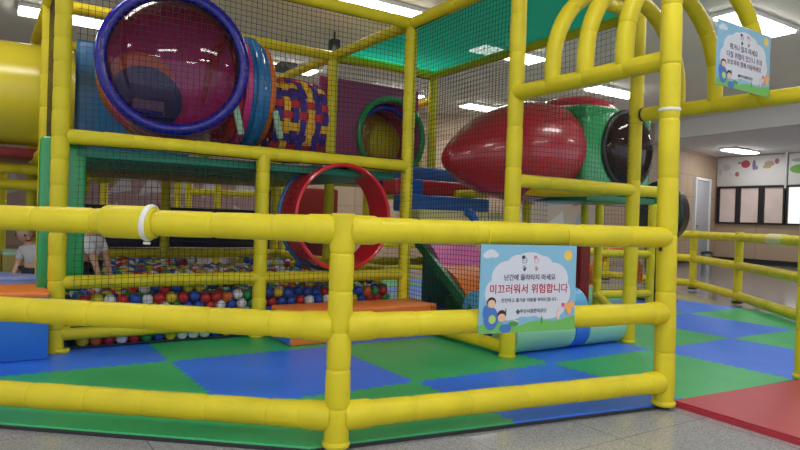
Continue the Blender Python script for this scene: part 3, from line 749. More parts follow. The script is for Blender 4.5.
# yellow tube beyond
ty = thing('crawl_tunnel', 'yellow ribbed crawl tunnel curving away behind the green-ringed mouth', 'tunnel', G(1.5, 2.0, 1.8))
pts = []
for k in range(15):
    t = k/14; pts.append(G(0.75 + 0.95*math.sin(t*math.pi/2), 2.28 + 0.9*(1-math.cos(t*math.pi/2)), 1.83 - 0.1*t))
rr = [0.42*(1.0 if k % 2 else 0.96) for k in range(15)]
bm = bmesh.new(); sweep(bm, pts, rr, 32); link('tube_body', bm, M['yellow_plastic'], ty)
bm = bmesh.new(); torus_bm(bm, pts[7], pts[8]-pts[6], 0.425, 0.025, 40, 8); link('tube_flange', bm, M['yellow_plastic'], ty)

# yellow tunnel at far left
yl = thing('crawl_tunnel', 'big yellow crawl tunnel entering from the left edge', 'tunnel', (-4.2, 5.4, 1.93))
y0 = Vector((-5.2, 4.72, 1.93)); y1 = Vector((-3.12, 6.0, 1.93)); yd = (y1-y0).normalized()
lathe('tube_body', y0, yd, shell(0.42, 0.455, 0, (y1-y0).length), M['yellow_plastic'], yl, 48, True)
lathe('tube_flange', y0, yd, shell(0.42, 0.485, 1.0, 1.06), M['yellow_plastic'], yl, 48, True)
box('deck_platform', Vector((-3.85, 5.95, 1.40)), 2.6, 0.9, 0.08, M['dark_red'], None)
tag(bpy.data.objects[[o.name for o in bpy.data.objects if o.name.startswith('deck_platform')][-1]], 'dark red deck platform under the yellow tunnel at the left', 'deck')
sf = thing('play_frame', 'second yellow tube frame at the left edge below the yellow tunnel', 'play structure', (-4, 5.9, 0))
for p0, p1 in (((-5.0, 4.95, 1.27), (-3.05, 6.25, 1.27)), ((-5.0, 4.95, 1.12), (-3.05, 6.25, 1.12)), ((-4.0, 7.2, 1.25), (-3.1, 6.9, 1.25)), ((-5.2, 5.9, 0.73), (-3.4, 7.0, 0.73))):
    foam('beam', [p0, p1], 0.05, 0.3, M['yellow'], sf)
for p in ((-3.55, 6.7, 0), (-5.0, 4.95, 0), (-4.55, 7.3, 0)): foam('post', [p, (p[0], p[1], 1.3)], 0.05, 0.3, M['yellow'], sf)

# green pad around corner post
pc = G(-2*AW, 0.115, 0)
gp = thing('post_pad', 'tall green plastic pad behind the left corner post', 'pad', pc)
box('pad_body', pc + Z*0.875 + GA*0.0, 0.27, 0.10, 1.0, M['green_plastic'], gp, GA, GB, 0.03, 4)
# ---------------------------------------------------------------- red entrance ring
rc = G(-0.625, -0.0, 0.92)
er = thing('ring_tunnel', 'red round entrance ring into the ball pit above the orange step', 'tunnel', rc)
lathe('ring_wall', rc, GB, shell(0.405, 0.43, -0.05, 0.24), M['red'], er, 64, True)
bm = bmesh.new(); torus_bm(bm, rc - GB*0.05, GB, 0.418, 0.017, 64, 8); link('ring_lip', bm, M['red'], er)
bm = bmesh.new(); torus_bm(bm, rc + GB*0.24, GB, 0.435, 0.018, 64, 8); link('rear_flange', bm, M['blue_plastic'], er)

# ---------------------------------------------------------------- orange step and corner blocks
def step_block(name, c, sx, sy, sz, body, top, label, cat='foam block', ux=GA, uy=GB, side=None):
    t = thing(name, label, cat, (c[0], c[1], 0)); cz = Vector((c[0], c[1], 0))
    box('block_body', cz + Z*(sz-0.02)/2, sx, sy, sz-0.02, body, t, ux, uy, 0.012)
    box('block_top', cz + Z*(sz-0.022), sx+0.004, sy+0.004, 0.045, top, t, ux, uy, 0.018, 3)
    if side:
        box('block_side', cz + Z*(sz-0.03)/2 - ux*(sx/2+0.002), 0.012, sy-0.01, sz-0.05, side, t, ux, uy, 0.004)
    return t
oc = Vector((-0.74, 4.48, 0)) + GA*0.64 + GB*0.19
step_block('foam_step', oc, 1.28, 0.37, 0.245, M['orange_vinyl'], M['orange_vinyl'], 'orange foam step with blue end in front of the red ring', 'foam step', side=M['blue_vinyl'])
bc = Vector((-2.20, 4.14, 0)) - GA*0.62 - GB*0.03
step_block('foam_block', bc, 1.1, 0.5, 0.41, M['blue_vinyl'], M['orange_vinyl'], 'blue foam block with orange top at the left edge beside the corner post')
step_block('foam_block', Vector((-3.50, 5.05, 0)), 1.2, 0.5, 0.36, M['lilac_vinyl'], M['lilac_vinyl'], 'lilac foam block behind the orange-topped block')
step_block('foam_block', Vector((-4.02, 5.87, 0)), 0.55, 0.5, 0.50, M['rust_vinyl'], M['pale_green_vinyl'], 'rust coloured foam block with pale green top at far left')
step_block('foam_block', Vector((-3.58, 6.16, 0)), 0.42, 0.5, 0.50, M['olive_vinyl'], M['pale_green_vinyl'], 'olive foam block with pale green top next to the rust one')

# ---------------------------------------------------------------- foam stairs, slide, rollers
Rk = Vector((0.62, 7.46, 0)); st = thing('foam_stairs', 'blue and red foam stairs coming down from the upper level', 'stairs', Rk)
cols = [('blue_vinyl', 1.50), ('red_vinyl', 1.34), ('blue_vinyl', 1.17), ('yellow_pale', 1.02)]
for k, (c, zt) in enumerate(cols):
    r_ = Rk - GB*0.25*k; L = 1.05 + 0.02*k; th = 0.17
    cc = r_ - GA*(L/2) + Z*(zt-th/2)
    box('stair_step', cc, L, 0.27, th, M[c], st, GA, GB, 0.03, 3)
    if c == 'red_vinyl': box('blue_strip', cc + GA*(L*0.5-0.80) - GB*0.002, 0.16, 0.285, th+0.008, M['blue_vinyl'], st, GA, GB, 0.02, 3)
    if c == 'yellow_pale':
        bm = bmesh.new(); q = cc + GA*(L*0.5-0.45) - GB*0.14
        sweep(bm, [q + Z*0.09 - GA*0.10, q + Z*0.055 - GA*0.03 - GB*0.01, q - Z*0.0 + GA*0.01 - GB*0.01, q - Z*0.09 + GA*0.015], [0.045]*4, 10); link('blue_arch', bm, M['blue_vinyl'], st)
box('stair_base', Rk - GB*0.25 - GA*0.22 + Z*0.46, 0.35, 0.6, 0.92, M['dark_green'], st, GA, GB, 0.02)
box('landing_platform', Rk + GB*0.16 - GA*0.3 + Z*1.42, 1.3, 0.35, 0.10, M['olive_vinyl'], st, GA, GB, 0.02)
sl = thing('foam_slide', 'foam slide banded pink and orange with dark green side rail', 'slide', (0.7, 5.6, 0))
e0 = Vector((0.13, 6.05, 0.74)); e1 = Vector((0.56, 5.10, 0.22)); W = 0.98
def slide_piece(name, t0, t1, m, w0, w1, up=0.0, th=0.10, bulge=0.0):
    bm = bmesh.new(); N = 8; nrm = (e1-e0).cross(GA).normalized(); 
    if nrm.z < 0: nrm = -nrm
    A_, B_ = [], []
    for k in range(N+1):
        t = t0+(t1-t0)*k/N; p = e0.lerp(e1, t) + nrm*(up + bulge*math.sin(math.pi*k/N))
        A_.append([bm.verts.new(p+GA*w0), bm.verts.new(p+GA*w1)]); B_.append([bm.verts.new(p+GA*w0-nrm*th), bm.verts.new(p+GA*w1-nrm*th)])
    for k in range(N):
        bm.faces.new((A_[k][0], A_[k+1][0], A_[k+1][1], A_[k][1])); bm.faces.new((B_[k][0], B_[k][1], B_[k+1][1], B_[k+1][0]))
        bm.faces.new((A_[k][0], B_[k][0], B_[k+1][0], A_[k+1][0])); bm.faces.new((A_[k][1], A_[k+1][1], B_[k+1][1], B_[k][1]))
    bm.faces.new((A_[0][0], A_[0][1], B_[0][1], B_[0][0])); bm.faces.new((A_[N][0], B_[N][0], B_[N][1], A_[N][1]))
    bmesh.ops.recalc_face_normals(bm, faces=bm.faces[:]); return link(name, bm, m, sl)
slide_piece('pink_band', 0.0, 0.45, M['pink_vinyl'], 0.06, W, 0.02, 0.12, 0.05)
slide_piece('orange_band', 0.455, 0.92, M['orange_vinyl'], 0.06, W, 0.02, 0.12, 0.04)
slide_piece('side_rail', -0.05, 1.05, M['dark_green'], 0.0, 0.045, 0.04, 0.08)
slide_piece('side_rail', -0.05, 1.05, M['dark_green'], W, W+0.045, 0.04, 0.08)
box('slide_base', (e0+e1)/2 + GA*W*0.7 - Z*0.38 + GB*0.12, W*0.55, 0.6, 0.22, M['dark_green'], sl, GA, GB, 0.02)
def roller(name, c0, c1, r, segs, label):
    t = thing(name, label, 'foam roller', c0); d = (c1-c0); L = d.length; d.normalize(); s = 0
    for frac, m, nm in segs:
        ln = L*frac; lathe(nm, c0 + d*s, d, [(0.0, 0.0), (0.0, r*0.90), (0.008, r), (ln-0.008, r), (ln, r*0.90), (ln, 0.0)], M[m], t, 32); s += ln
    return t
roller('foam_roller', e1 + GA*0.0 - GB*0.10 - Z*0.02 + GA*0.0, e1 + GA*1.12 - GB*0.10 - Z*0.02, 0.175, [(1.0, 'light_blue_vinyl', 'roller_body')], 'light blue foam roller at the foot of the slide, behind the sign')
m0 = L0 + GA*0.06 + Z*0.135; m1 = L0 + GA*1.24 + Z*0.135
roller('foam_roller', m0 - GB*0.0 + GB*0.10, m1 + GB*0.10, 0.135, [(0.50, 'mint_vinyl', 'roller_end'), (0.13, 'blue_vinyl', 'blue_band'), (0.37, 'mint_vinyl', 'roller_end')], 'mint green foam roller with blue band on the floor between two posts')
# dark red pad and orange tube beyond
pd = box('foam_pad', Vector((2.05, 7.15, 0.42)), 0.16, 0.10, 0.84, M['dark_red'], None, GA, GB, 0.02); tag(pd, 'dark red upright foam pad beside a thin post under the egg pod', 'pad')
bm = bmesh.new(); sweep(bm, [Vector((2.75, 8.1, 0.30)) + Vector((0.34*math.cos(t), 0.15*math.cos(t), 0.30*math.sin(t))) for t in [R(a) for a in range(-20, 201, 20)]], [0.06]*12, 14)
tag(link('climbing_arch', bm, M['orange'], None), 'small orange arch on the mats behind the far net', 'play arch')

# ---------------------------------------------------------------- red egg pod and green box
egg = thing('egg_pod', 'glossy red egg shaped pod sticking out of the green box', 'play pod', (1.0, 6.1, 1.6))
E0 = Vector((1.62, 6.60, 1.70)); E1 = Vector((0.36, 5.82, 1.47)); ed = (E1-E0); EL = ed.length; ed.normalize()
prof = [(0.0, 0.0), (0.0, 0.36), (0.03, 0.40)]
for k in range(1, 25):
    t = k/24; prof.append((0.03 + (EL-0.03)*t, max(0.0, 0.49*((1-((t-0.30)/0.70)**1.75)**0.72 if t > 0.30 else (0.86+0.14*math.sin(t/0.30*math.pi/2))))))
prof[-1] = (EL, 0.0)
lathe('pod_shell', E0, ed, prof, M['red_egg'], egg, 56)
bm = bmesh.new(); torus_bm(bm, E0 + ed*0.02, ed, 0.405, 0.022, 48, 8); link('pod_flange', bm, M['red_egg'], egg)
C0 = Vector((1.76, 6.17, 0)); bw, bd, bz0, bz1 = 1.03, 0.86, 1.22, 2.10
gb = thing('bubble_box', 'green moulded box with dark oval bubble window behind the canopy posts', 'play pod', C0)
bcx = C0 + GA*bw/2 + GB*bd/2 + Z*(bz0+bz1)/2
box('box_shell', bcx, bw, bd, bz1-bz0, M['green_plastic'], gb, GA, GB, 0.05, 4)
bc_ = C0 + GA*0.63 - GB*0.01 + Z*1.70
bm = bmesh.new(); torus_bm(bm, bc_, GB, 0.375, 0.03, 56, 10, 0.8); link('window_ring', bm, M['black'], gb)
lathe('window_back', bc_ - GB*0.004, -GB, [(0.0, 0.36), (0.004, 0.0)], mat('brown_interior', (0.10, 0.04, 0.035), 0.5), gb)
lathe('bubble_dome', bc_, -GB, [(0.0, 0.36)] + [(0.15*math.sin(R(a)), 0.36*math.cos(R(a))) for a in (10, 25, 40, 55, 70, 80)] + [(0.15, 0)], M['dome_dark'], gb, 56)
lathe('roof_dome', bcx + Z*((bz1-bz0)/2-0.03) + GB*0.1 - GA*0.05, Z, [(0.0, 0.43), (0.07, 0.42), (0.14, 0.36), (0.19, 0.22), (0.21, 0.0)], M['red_egg'], gb, 40)
bm = bmesh.new(); torus_bm(bm, bcx + Z*((bz1-bz0)/2+0.012) + GB*0.1 - GA*0.05, Z, 0.43, 0.016, 48, 6); link('dome_trim', bm, M['white'], gb)
box('box_floor', C0 + GA*bw/2 + GB*bd/2 + Z*1.185, bw+0.02, bd+0.1, 0.06, M['dark_green'], gb, GA, GB, 0.01)
for a_, b_ in ((0.05, bd-0.05), (bw-0.06, bd-0.05)):
    foam('support_post', [C0 + GA*a_ + GB*b_, C0 + GA*a_ + GB*b_ + Z*1.15], 0.045, 0.3, M['yellow'], gb, 12)

# ---------------------------------------------------------------- far dark panel, round pod, bin, speaker
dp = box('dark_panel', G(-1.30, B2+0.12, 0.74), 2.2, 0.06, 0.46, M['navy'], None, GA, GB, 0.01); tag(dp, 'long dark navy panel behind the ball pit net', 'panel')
rp = thing('round_pod', 'black round pod seat with green inside behind the gate post', 'seat', (3.45, 8.2, 0))
rcn = Vector((3.28, 8.12, 1.10)); rn = Vector((-0.95, -0.32, 0)).normalized()
lathe('pod_shell', rcn, rn, [(-0.28, 0.0), (-0.27, 0.16), (-0.18, 0.33), (0.0, 0.42), (0.03, 0.41), (0.0, 0.36), (-0.15, 0.28), (-0.22, 0.12), (-0.235, 0.0)], M['black'], rp)
lathe('pod_cushion', rcn - rn*0.10, rn, [(-0.10, 0.0), (-0.08, 0.22), (0.0, 0.30), (0.04, 0.26), (0.06, 0.0)], M['green_plastic'], rp)
lathe('pedestal', Vector((rcn.x, rcn.y, 0)), Z, [(0, 0.0), (0, 0.26), (0.03, 0.25), (0.06, 0.07), (0.68, 0.06), (0.74, 0.12), (0.78, 0.0)], M['black'], rp)
bn = thing('waste_bin', 'small dark metal bin on the floor by the beige wall', 'bin', (8.05, 16.75, FLZ))
lathe('bin_body', (8.05, 16.75, FLZ), Z, [(0, 0), (0, 0.11), (0.30, 0.14), (0.31, 0.0)], M['metal'], bn, 24)
lathe('bin_lid', (8.05, 16.75, FLZ+0.30), Z, [(0, 0.0), (0, 0.15), (0.04, 0.14), (0.07, 0.05), (0.075, 0)], M['black'], bn, 24)
sp = thing('wall_speaker', 'small black loudspeaker hanging from the ceiling above the back tunnels', 'speaker', (-1.0, 8.95, 3.28))
box('speaker_cabinet', (-1.0, 8.95, 3.28), 0.13, 0.14, 0.22, M['black'], sp, bev=0.02)
foam('bracket', [(-1.0, 8.95, 3.38), (-1.0, 8.95, CEIL)], 0.015, 5, M['black'], sp, 8)
pj = thing('projector', 'dark grey projector on a ceiling pole beside the small light', 'projector', (-1.75, 9.4, 3.0))
box('projector_body', (-1.75, 9.4, 3.08), 0.26, 0.30, 0.11, flat('projector_grey', (0.10, 0.10, 0.10)), pj, bev=0.02)
lathe('lens', Vector((-1.70, 9.24, 3.08)), -GB, [(0, 0), (0, 0.04), (0.04, 0.04), (0.045, 0.0)], M['black'], pj, 20)
foam('pole', [(-1.75, 9.4, 3.13), (-1.75, 9.4, CEIL)], 0.02, 5, M['metal'], pj, 8)

# ---------------------------------------------------------------- far play frame seen through the pit
ff = thing('play_frame', 'distant yellow play frame seen through the ball pit net', 'play structure', (-2.2, 9.2, 0))
fpts = [Vector((-4.15, 8.95, 0)), Vector((-3.35, 9.6, 0)), Vector((-3.15, 9.5, 0)), Vector((-2.72, 9.5, 0)), Vector((-2.15, 9.7, 0)), Vector((-1.75, 9.55, 0))]
for p in fpts: foam('post', [p, up_(p, 1.5)], 0.05, 0.4, M['yellow'], ff, 12)
foam('beam', [up_(fpts[2], 1.22), up_(fpts[4], 1.22)], 0.05, 0.4, M['yellow'], ff, 12)
foam('beam', [up_(fpts[4], 1.34), up_(fpts[5], 1.34)], 0.05, 0.4, M['yellow'], ff, 12)
foam('beam', [up_(fpts[0], 1.5), up_(fpts[5], 1.5)], 0.05, 0.4, M['yellow'], ff, 12)
box('dark_opening', Vector((-1.90, 9.9, 0.85)), 0.5, 0.3, 0.95, M['navy'], ff)
dk = box('soft_play_wall', G(0.77, B2+0.5, 0.65), 0.6, 0.3, 1.3, M['dark_red'], None, GA, GB, 0.03); tag(dk, 'dark red padded wall seen through the red entrance ring', 'padded wall')

# ---------------------------------------------------------------- balls
BR = 0.040
BC = dict(red=(0.50, 0.015, 0.02), blue=(0.015, 0.07, 0.42), yellow=(0.68, 0.50, 0.03), green=(0.02, 0.26, 0.07), white=(0.72, 0.72, 0.72), orange=(0.65, 0.13, 0.02))
ball_mesh = {}
for c, v in BC.items():
    bm = bmesh.new(); bmesh.ops.create_icosphere(bm, subdivisions=3, radius=BR); me = bpy.data.meshes.new('ball_'+c); bm.to_mesh(me); bm.free()
    for p in me.polygons: p.use_smooth = True
    me.materials.append(mat('ball_'+c, v, 0.3)); ball_mesh[c] = me
brnd = random.Random(11)
def bcol(): return brnd.choices(list(BC), weights=(20, 18, 17, 18, 20, 5))[0]
pos = []
dx = 2*BR*1.005; dyr = dx*0.866; dzr = dx*0.82
a0, a1, b0, b1_ = -2*AW+0.10, -0.10, 0.09, B2-0.10
na = int((a1-a0)/dx); nb_ = int((b1_-b0)/dyr)
TOPL = 5
def top_h(a, b): return 0.30 + 0.035*math.sin(a*3.1+1) + 0.03*math.sin(b*2.7) + 0.05*min(1, b/1.5)
for l in range(7):
    for j in range(nb_):
        for i in range(na):
            a = a0 + dx*(i + 0.5*((j+l) % 2)) + BR; b = b0 + dyr*(j + 0.33*(l % 2)); z = 0.045 + dzr*l
            if a > a1: continue
            th = top_h(a, b)
            if z > th+0.03: continue
            top = z + dzr > th+0.03
            if j == 0 or top: pos.append((b if top else 0.0, l, a, b, z + (brnd.uniform(-0.012, 0.012) if top else 0), top))
pos.sort(key=lambda t: (0 if t[3] < b0+0.06 else 1, t[3]))
# keep the pit clear where the child's legs go
def clear(a, b): return (a-(-2.41))**2 + (b-0.78)**2 > 0.13**2
pos = [p for p in pos if clear(p[2], p[3])]
first, rest = pos[:300], pos[300:]
for k, (_, l, a, b, z, top) in enumerate(first):
    c = bcol(); q = G(a, b, z)
    lab = None
    if abs(z-0.045-dzr*4) < 0.03 and b < b0+0.06:
        if abs(a+1.80) < dx/2: c = 'red'; lab = 'red ball right against the front net, next to the blue ball'
        elif abs(a+1.72) < dx/2: c = 'blue'; lab = 'bright blue ball right against the front net, next to the red ball'
    o = bpy.data.objects.new('pit_ball', ball_mesh[c]); COL.objects.link(o); o.location = q
    pl = 'left of short middle post' if a < -AW else 'below the red ring'
    tag(o, lab or ('small %s plastic ball %s%s' % (c, 'against the front net ' if b < b0+0.03 else 'on the pit surface ', pl)), 'ball', 'plastic balls in the ball pit')
bm = bmesh.new(); lay = None
base = bmesh.new(); bmesh.ops.create_icosphere(base, subdivisions=2, radius=BR); bv = [v.co.copy() for v in base.verts]; bf = [[v.index for v in f.verts] for f in base.faces]; base.free()
verts, faces, mi = [], [], []
keys = list(BC)
for (_, l, a, b, z, top) in rest:
    q = G(a, b, z); n0 = len(verts); verts += [q+v for v in bv]; faces += [[i+n0 for i in f] for f in bf]; mi += [keys.index(bcol())]*len(bf)
bm.free()
me = bpy.data.meshes.new('pit_balls'); me.from_pydata(verts, [], faces)
for c in keys: me.materials.append(ball_mesh[c].materials[0])
for p, m_ in zip(me.polygons, mi): p.material_index = m_; p.use_smooth = True
o = bpy.data.objects.new('pit_balls', me); COL.objects.link(o)
tag(o, 'mass of mixed plastic balls filling the rear of the ball pit', 'balls', None, 'stuff')
plate('pit_floor', -2*AW+0.06, 0.06, -0.06, B2-0.06, 0.01, 0.02, M['navy'], 'dark floor pad under the ball pit', 'pad')

# ---------------------------------------------------------------- children
def skin_body(name, verts, edges, m, parent=None, sub=2):
    me = bpy.data.meshes.new(name); me.from_pydata([v[0] for v in verts], edges, []); me.materials.append(m)
    o = bpy.data.objects.new(name, me); COL.objects.link(o)
    if parent is not None: o.parent = parent; o.matrix_parent_inverse = Matrix.Translation(-parent.location)
    sk = o.modifiers.new('skin', 'SKIN'); sk.use_smooth_shade = True; ss = o.modifiers.new('sub', 'SUBSURF'); ss.levels = sub; ss.render_levels = sub
    for i, v in enumerate(verts):
        d = me.skin_vertices[0].data[i]; r = v[1]; d.radius = (r, r) if not isinstance(r, tuple) else r; d.use_root = (i == 0)
    return o
def head(c, r, face, par, hairm, bob=True):
    """child's head: skull, ears, nose, eyes, mouth and a hair cap; face = direction looked at"""
    f = Vector(face).normalized(); s = f.cross(Z).normalized(); u = s.cross(f).normalized()
    def W_(x, y, z): return Vector(c) + s*x + f*y + u*z
    def ell(name, cc, rx, ry, rz, m, p, cut=None):
        bm = bmesh.new(); bmesh.ops.create_uvsphere(bm, u_segments=24, v_segments=16, radius=1)
        for v in list(bm.verts):
            x, y, z = v.co
            taper = 1 - 0.16*max(0, -z) if name == 'head' else 1
            v.co = W_(cc[0]+x*rx*taper, cc[1]+y*ry*taper, cc[2]+z*rz)
        if cut:
            bmesh.ops.delete(bm, geom=[v for v in bm.verts if cut((v.co-Vector(c)).dot(s), (v.co-Vector(c)).dot(f), (v.co-Vector(c)).dot(u))], context='VERTS')
        return link(name, bm, m, p)
    h = ell('head', (0, 0, 0), r*0.86, r*0.98, r*1.12, M['skin'], par)
    ell('hair', (0, -r*0.08, r*0.12), r*0.98, r*1.06, r*1.13, hairm, h, lambda x, y, z: y > r*0.30 and z < r*0.55 or z < -r*0.75)
    ell('nose', (0, r*0.98, -r*0.12), r*0.11, r*0.15, r*0.14, M['skin'], h)
    for sg in (-1, 1):
        ell('ear', (sg*r*0.86, 0, -r*0.05), r*0.10, r*0.20, r*0.26, M['skin'], h)
        ell('eye', (sg*r*0.34, r*0.86, r*0.08), r*0.12, r*0.08, r*0.09, M['black'], h)
    ell('mouth', (0, r*0.86, -r*0.48), r*0.24, r*0.06, r*0.05, M['red'], h)
    return h
def arm_chain(V, E, start, sh, el, wr, hd, sc=1.0):
    """adds shoulder-elbow-wrist-palm and five fingers to a vertex list"""
    i = len(V); V += [(sh, 0.036*sc), (el, 0.028*sc), (wr, 0.020*sc), (wr.lerp(hd, 0.5), (0.026*sc, 0.014*sc)), (hd, (0.024*sc, 0.012*sc))]
    E += [(start, i), (i, i+1), (i+1, i+2), (i+2, i+3), (i+3, i+4)]
    d = (hd-wr).normalized(); s = d.cross(Vector((0.3, 1, 0.2))).normalized(); L = (hd-wr).length
    for k in range(4):
        j = len(V); o_ = s*(k-1.5)*0.012*sc; ln = L*(0.62, 0.74, 0.68, 0.52)[k]
        V += [(hd + o_ + d*ln*0.5, 0.0062*sc), (hd + o_*1.15 + d*ln*0.95 - Z*0.004, 0.005*sc)]; E += [(i+4, j), (j, j+1)]
    j = len(V); V += [(wr.lerp(hd, 0.5) - s*0.03*sc + d*0.012, 0.0068*sc), (wr.lerp(hd, 0.8) - s*0.042*sc + d*0.015, 0.0058*sc)]; E += [(i+3, j), (j, j+1)]
# child bending over in the ball pit
c0 = G(-2.41, 0.78, 0.055)
def K(x, y, z): return c0 + Vector((x, y, z))
ch = thing('child', 'child in white shirt and dark trousers bending over in the ball pit', 'person', c0)
hip = K(0.03, 0, 0.45); chest = K(0.075, -0.03, 0.63); neck = K(0.13, -0.06, 0.70)
V = [(hip, 0.075), (K(0.05, -0.01, 0.56), 0.072), (chest, 0.078), (neck, 0.034), (K(0.155, -0.075, 0.73), 0.034)]
E = [(0, 1), (1, 2), (2, 3), (3, 4)]
for sg in (-1, 1):
    i = len(V); V += [(hip + Vector((0, 0.045*sg, -0.03)), 0.058), (K(0.06, 0.055*sg, 0.26), 0.044), (K(-0.02, 0.055*sg, 0.075), 0.030), (K(-0.02, 0.055*sg, 0.045), 0.028), (K(0.07, 0.06*sg, 0.035), 0.022)]
    E += [(0, i), (i, i+1), (i+1, i+2), (i+2, i+3), (i+3, i+4)]
for sg in (-1, 1):
    sh = chest + Vector((0.02, 0.095*sg, 0.0)); el = sh + Vector((0.06, -0.01, -0.13)); wr = el + Vector((0.04, -0.02, -0.10)); hd = wr + Vector((0.012, -0.005, -0.055))
    arm_chain(V, E, 2, sh, el, wr, hd)
skin_body('body', V, E, M['skin'], ch)
# clothes follow the body
Vs = [(hip + Vector((0.01, 0, 0.03)), 0.084), (K(0.05, -0.01, 0.56), 0.085), (chest, 0.090), (neck - Vector((0.03, 0, 0.02)), 0.055)]
Es = [(0, 1), (1, 2), (2, 3)]
for sg in (-1, 1):
    sh = chest + Vector((0.02, 0.095*sg, 0)); i = len(Vs); Vs += [(sh, 0.050), (sh + Vector((0.045, -0.008, -0.10)), 0.044)]; Es += [(2, i), (i, i+1)]
skin_body('shirt', Vs, Es, M['shirt'], ch)
Vp = [(hip, 0.086)]; Ep = []
for sg in (-1, 1):
    i = len(Vp); Vp += [(hip + Vector((0, 0.045*sg, -0.03)), 0.068), (K(0.06, 0.055*sg, 0.26), 0.054), (K(-0.015, 0.055*sg, 0.10), 0.042)]; Ep += [(0, i), (i, i+1), (i+1, i+2)]
skin_body('trousers', Vp, Ep, M['pants'], ch)
head(K(0.185, -0.09, 0.79), 0.082, (0.85, -0.35, -0.35), ch, M['hair'])
# child standing behind the blocks at left, mostly hidden by the green pad
c0 = Vector((-3.13, 5.42, 0)); 
c2 = thing('child', 'brown haired child in pale top standing left of the green pad', 'person', c0)
hip = K(0.05, 0, 0.40); chest = K(0.03, 0, 0.545)
V = [(hip, 0.065), (K(0.04, 0, 0.49), 0.064), (chest, 0.070), (K(0.0, 0, 0.62), 0.03), (K(-0.015, 0, 0.65), 0.03)]; E = [(0, 1), (1, 2), (2, 3), (3, 4)]
for sg in (-1, 1):
    i = len(V); V += [(hip + Vector((0.045*sg, 0, -0.03)), 0.050), (K(0.05+0.05*sg, -0.03, 0.22), 0.040), (K(0.05+0.05*sg, 0.01, 0.06), 0.028), (K(0.05+0.05*sg, 0, 0.035), 0.028), (K(0.05+0.05*sg, -0.08, 0.03), 0.024)]
    E += [(0, i), (i, i+1), (i+1, i+2), (i+2, i+3), (i+3, i+4)]
for sg in (-1, 1):
    sh = chest + Vector((0.085*sg, 0, 0.01)); el = sh + Vector((0.03*sg, -0.02, -0.13)); wr = el + Vector((0.0, -0.06, -0.09)); hd = wr + Vector((0, -0.02, -0.05))
    arm_chain(V, E, 2, sh, el, wr, hd, 0.95)
skin_body('body', V, E, M['skin'], c2)
Vs = [(hip + Z*0.02, 0.074), (K(0.04, 0, 0.49), 0.074), (chest, 0.082), (K(0.01, 0, 0.60), 0.045)]; Es = [(0, 1), (1, 2), (2, 3)]
for sg in (-1, 1):
    sh = chest + Vector((0.085*sg, 0, 0.01)); i = len(Vs); Vs += [(sh, 0.046), (sh + Vector((0.022*sg, -0.015, -0.10)), 0.040)]; Es += [(2, i), (i, i+1)]
skin_body('shirt', Vs, Es, M['grey_cloth'], c2)
Vp = [(hip, 0.076)]; Ep = []
for sg in (-1, 1):
    i = len(Vp); Vp += [(hip + Vector((0.045*sg, 0, -0.03)), 0.060), (K(0.05+0.05*sg, -0.03, 0.22), 0.050), (K(0.05+0.05*sg, 0.01, 0.09), 0.040)]; Ep += [(0, i), (i, i+1), (i+1, i+2)]
skin_body('trousers', Vp, Ep, M['pants'], c2)
head(K(-0.02, -0.02, 0.715), 0.092, (0.55, -0.5, -0.45), c2, M['hair'])

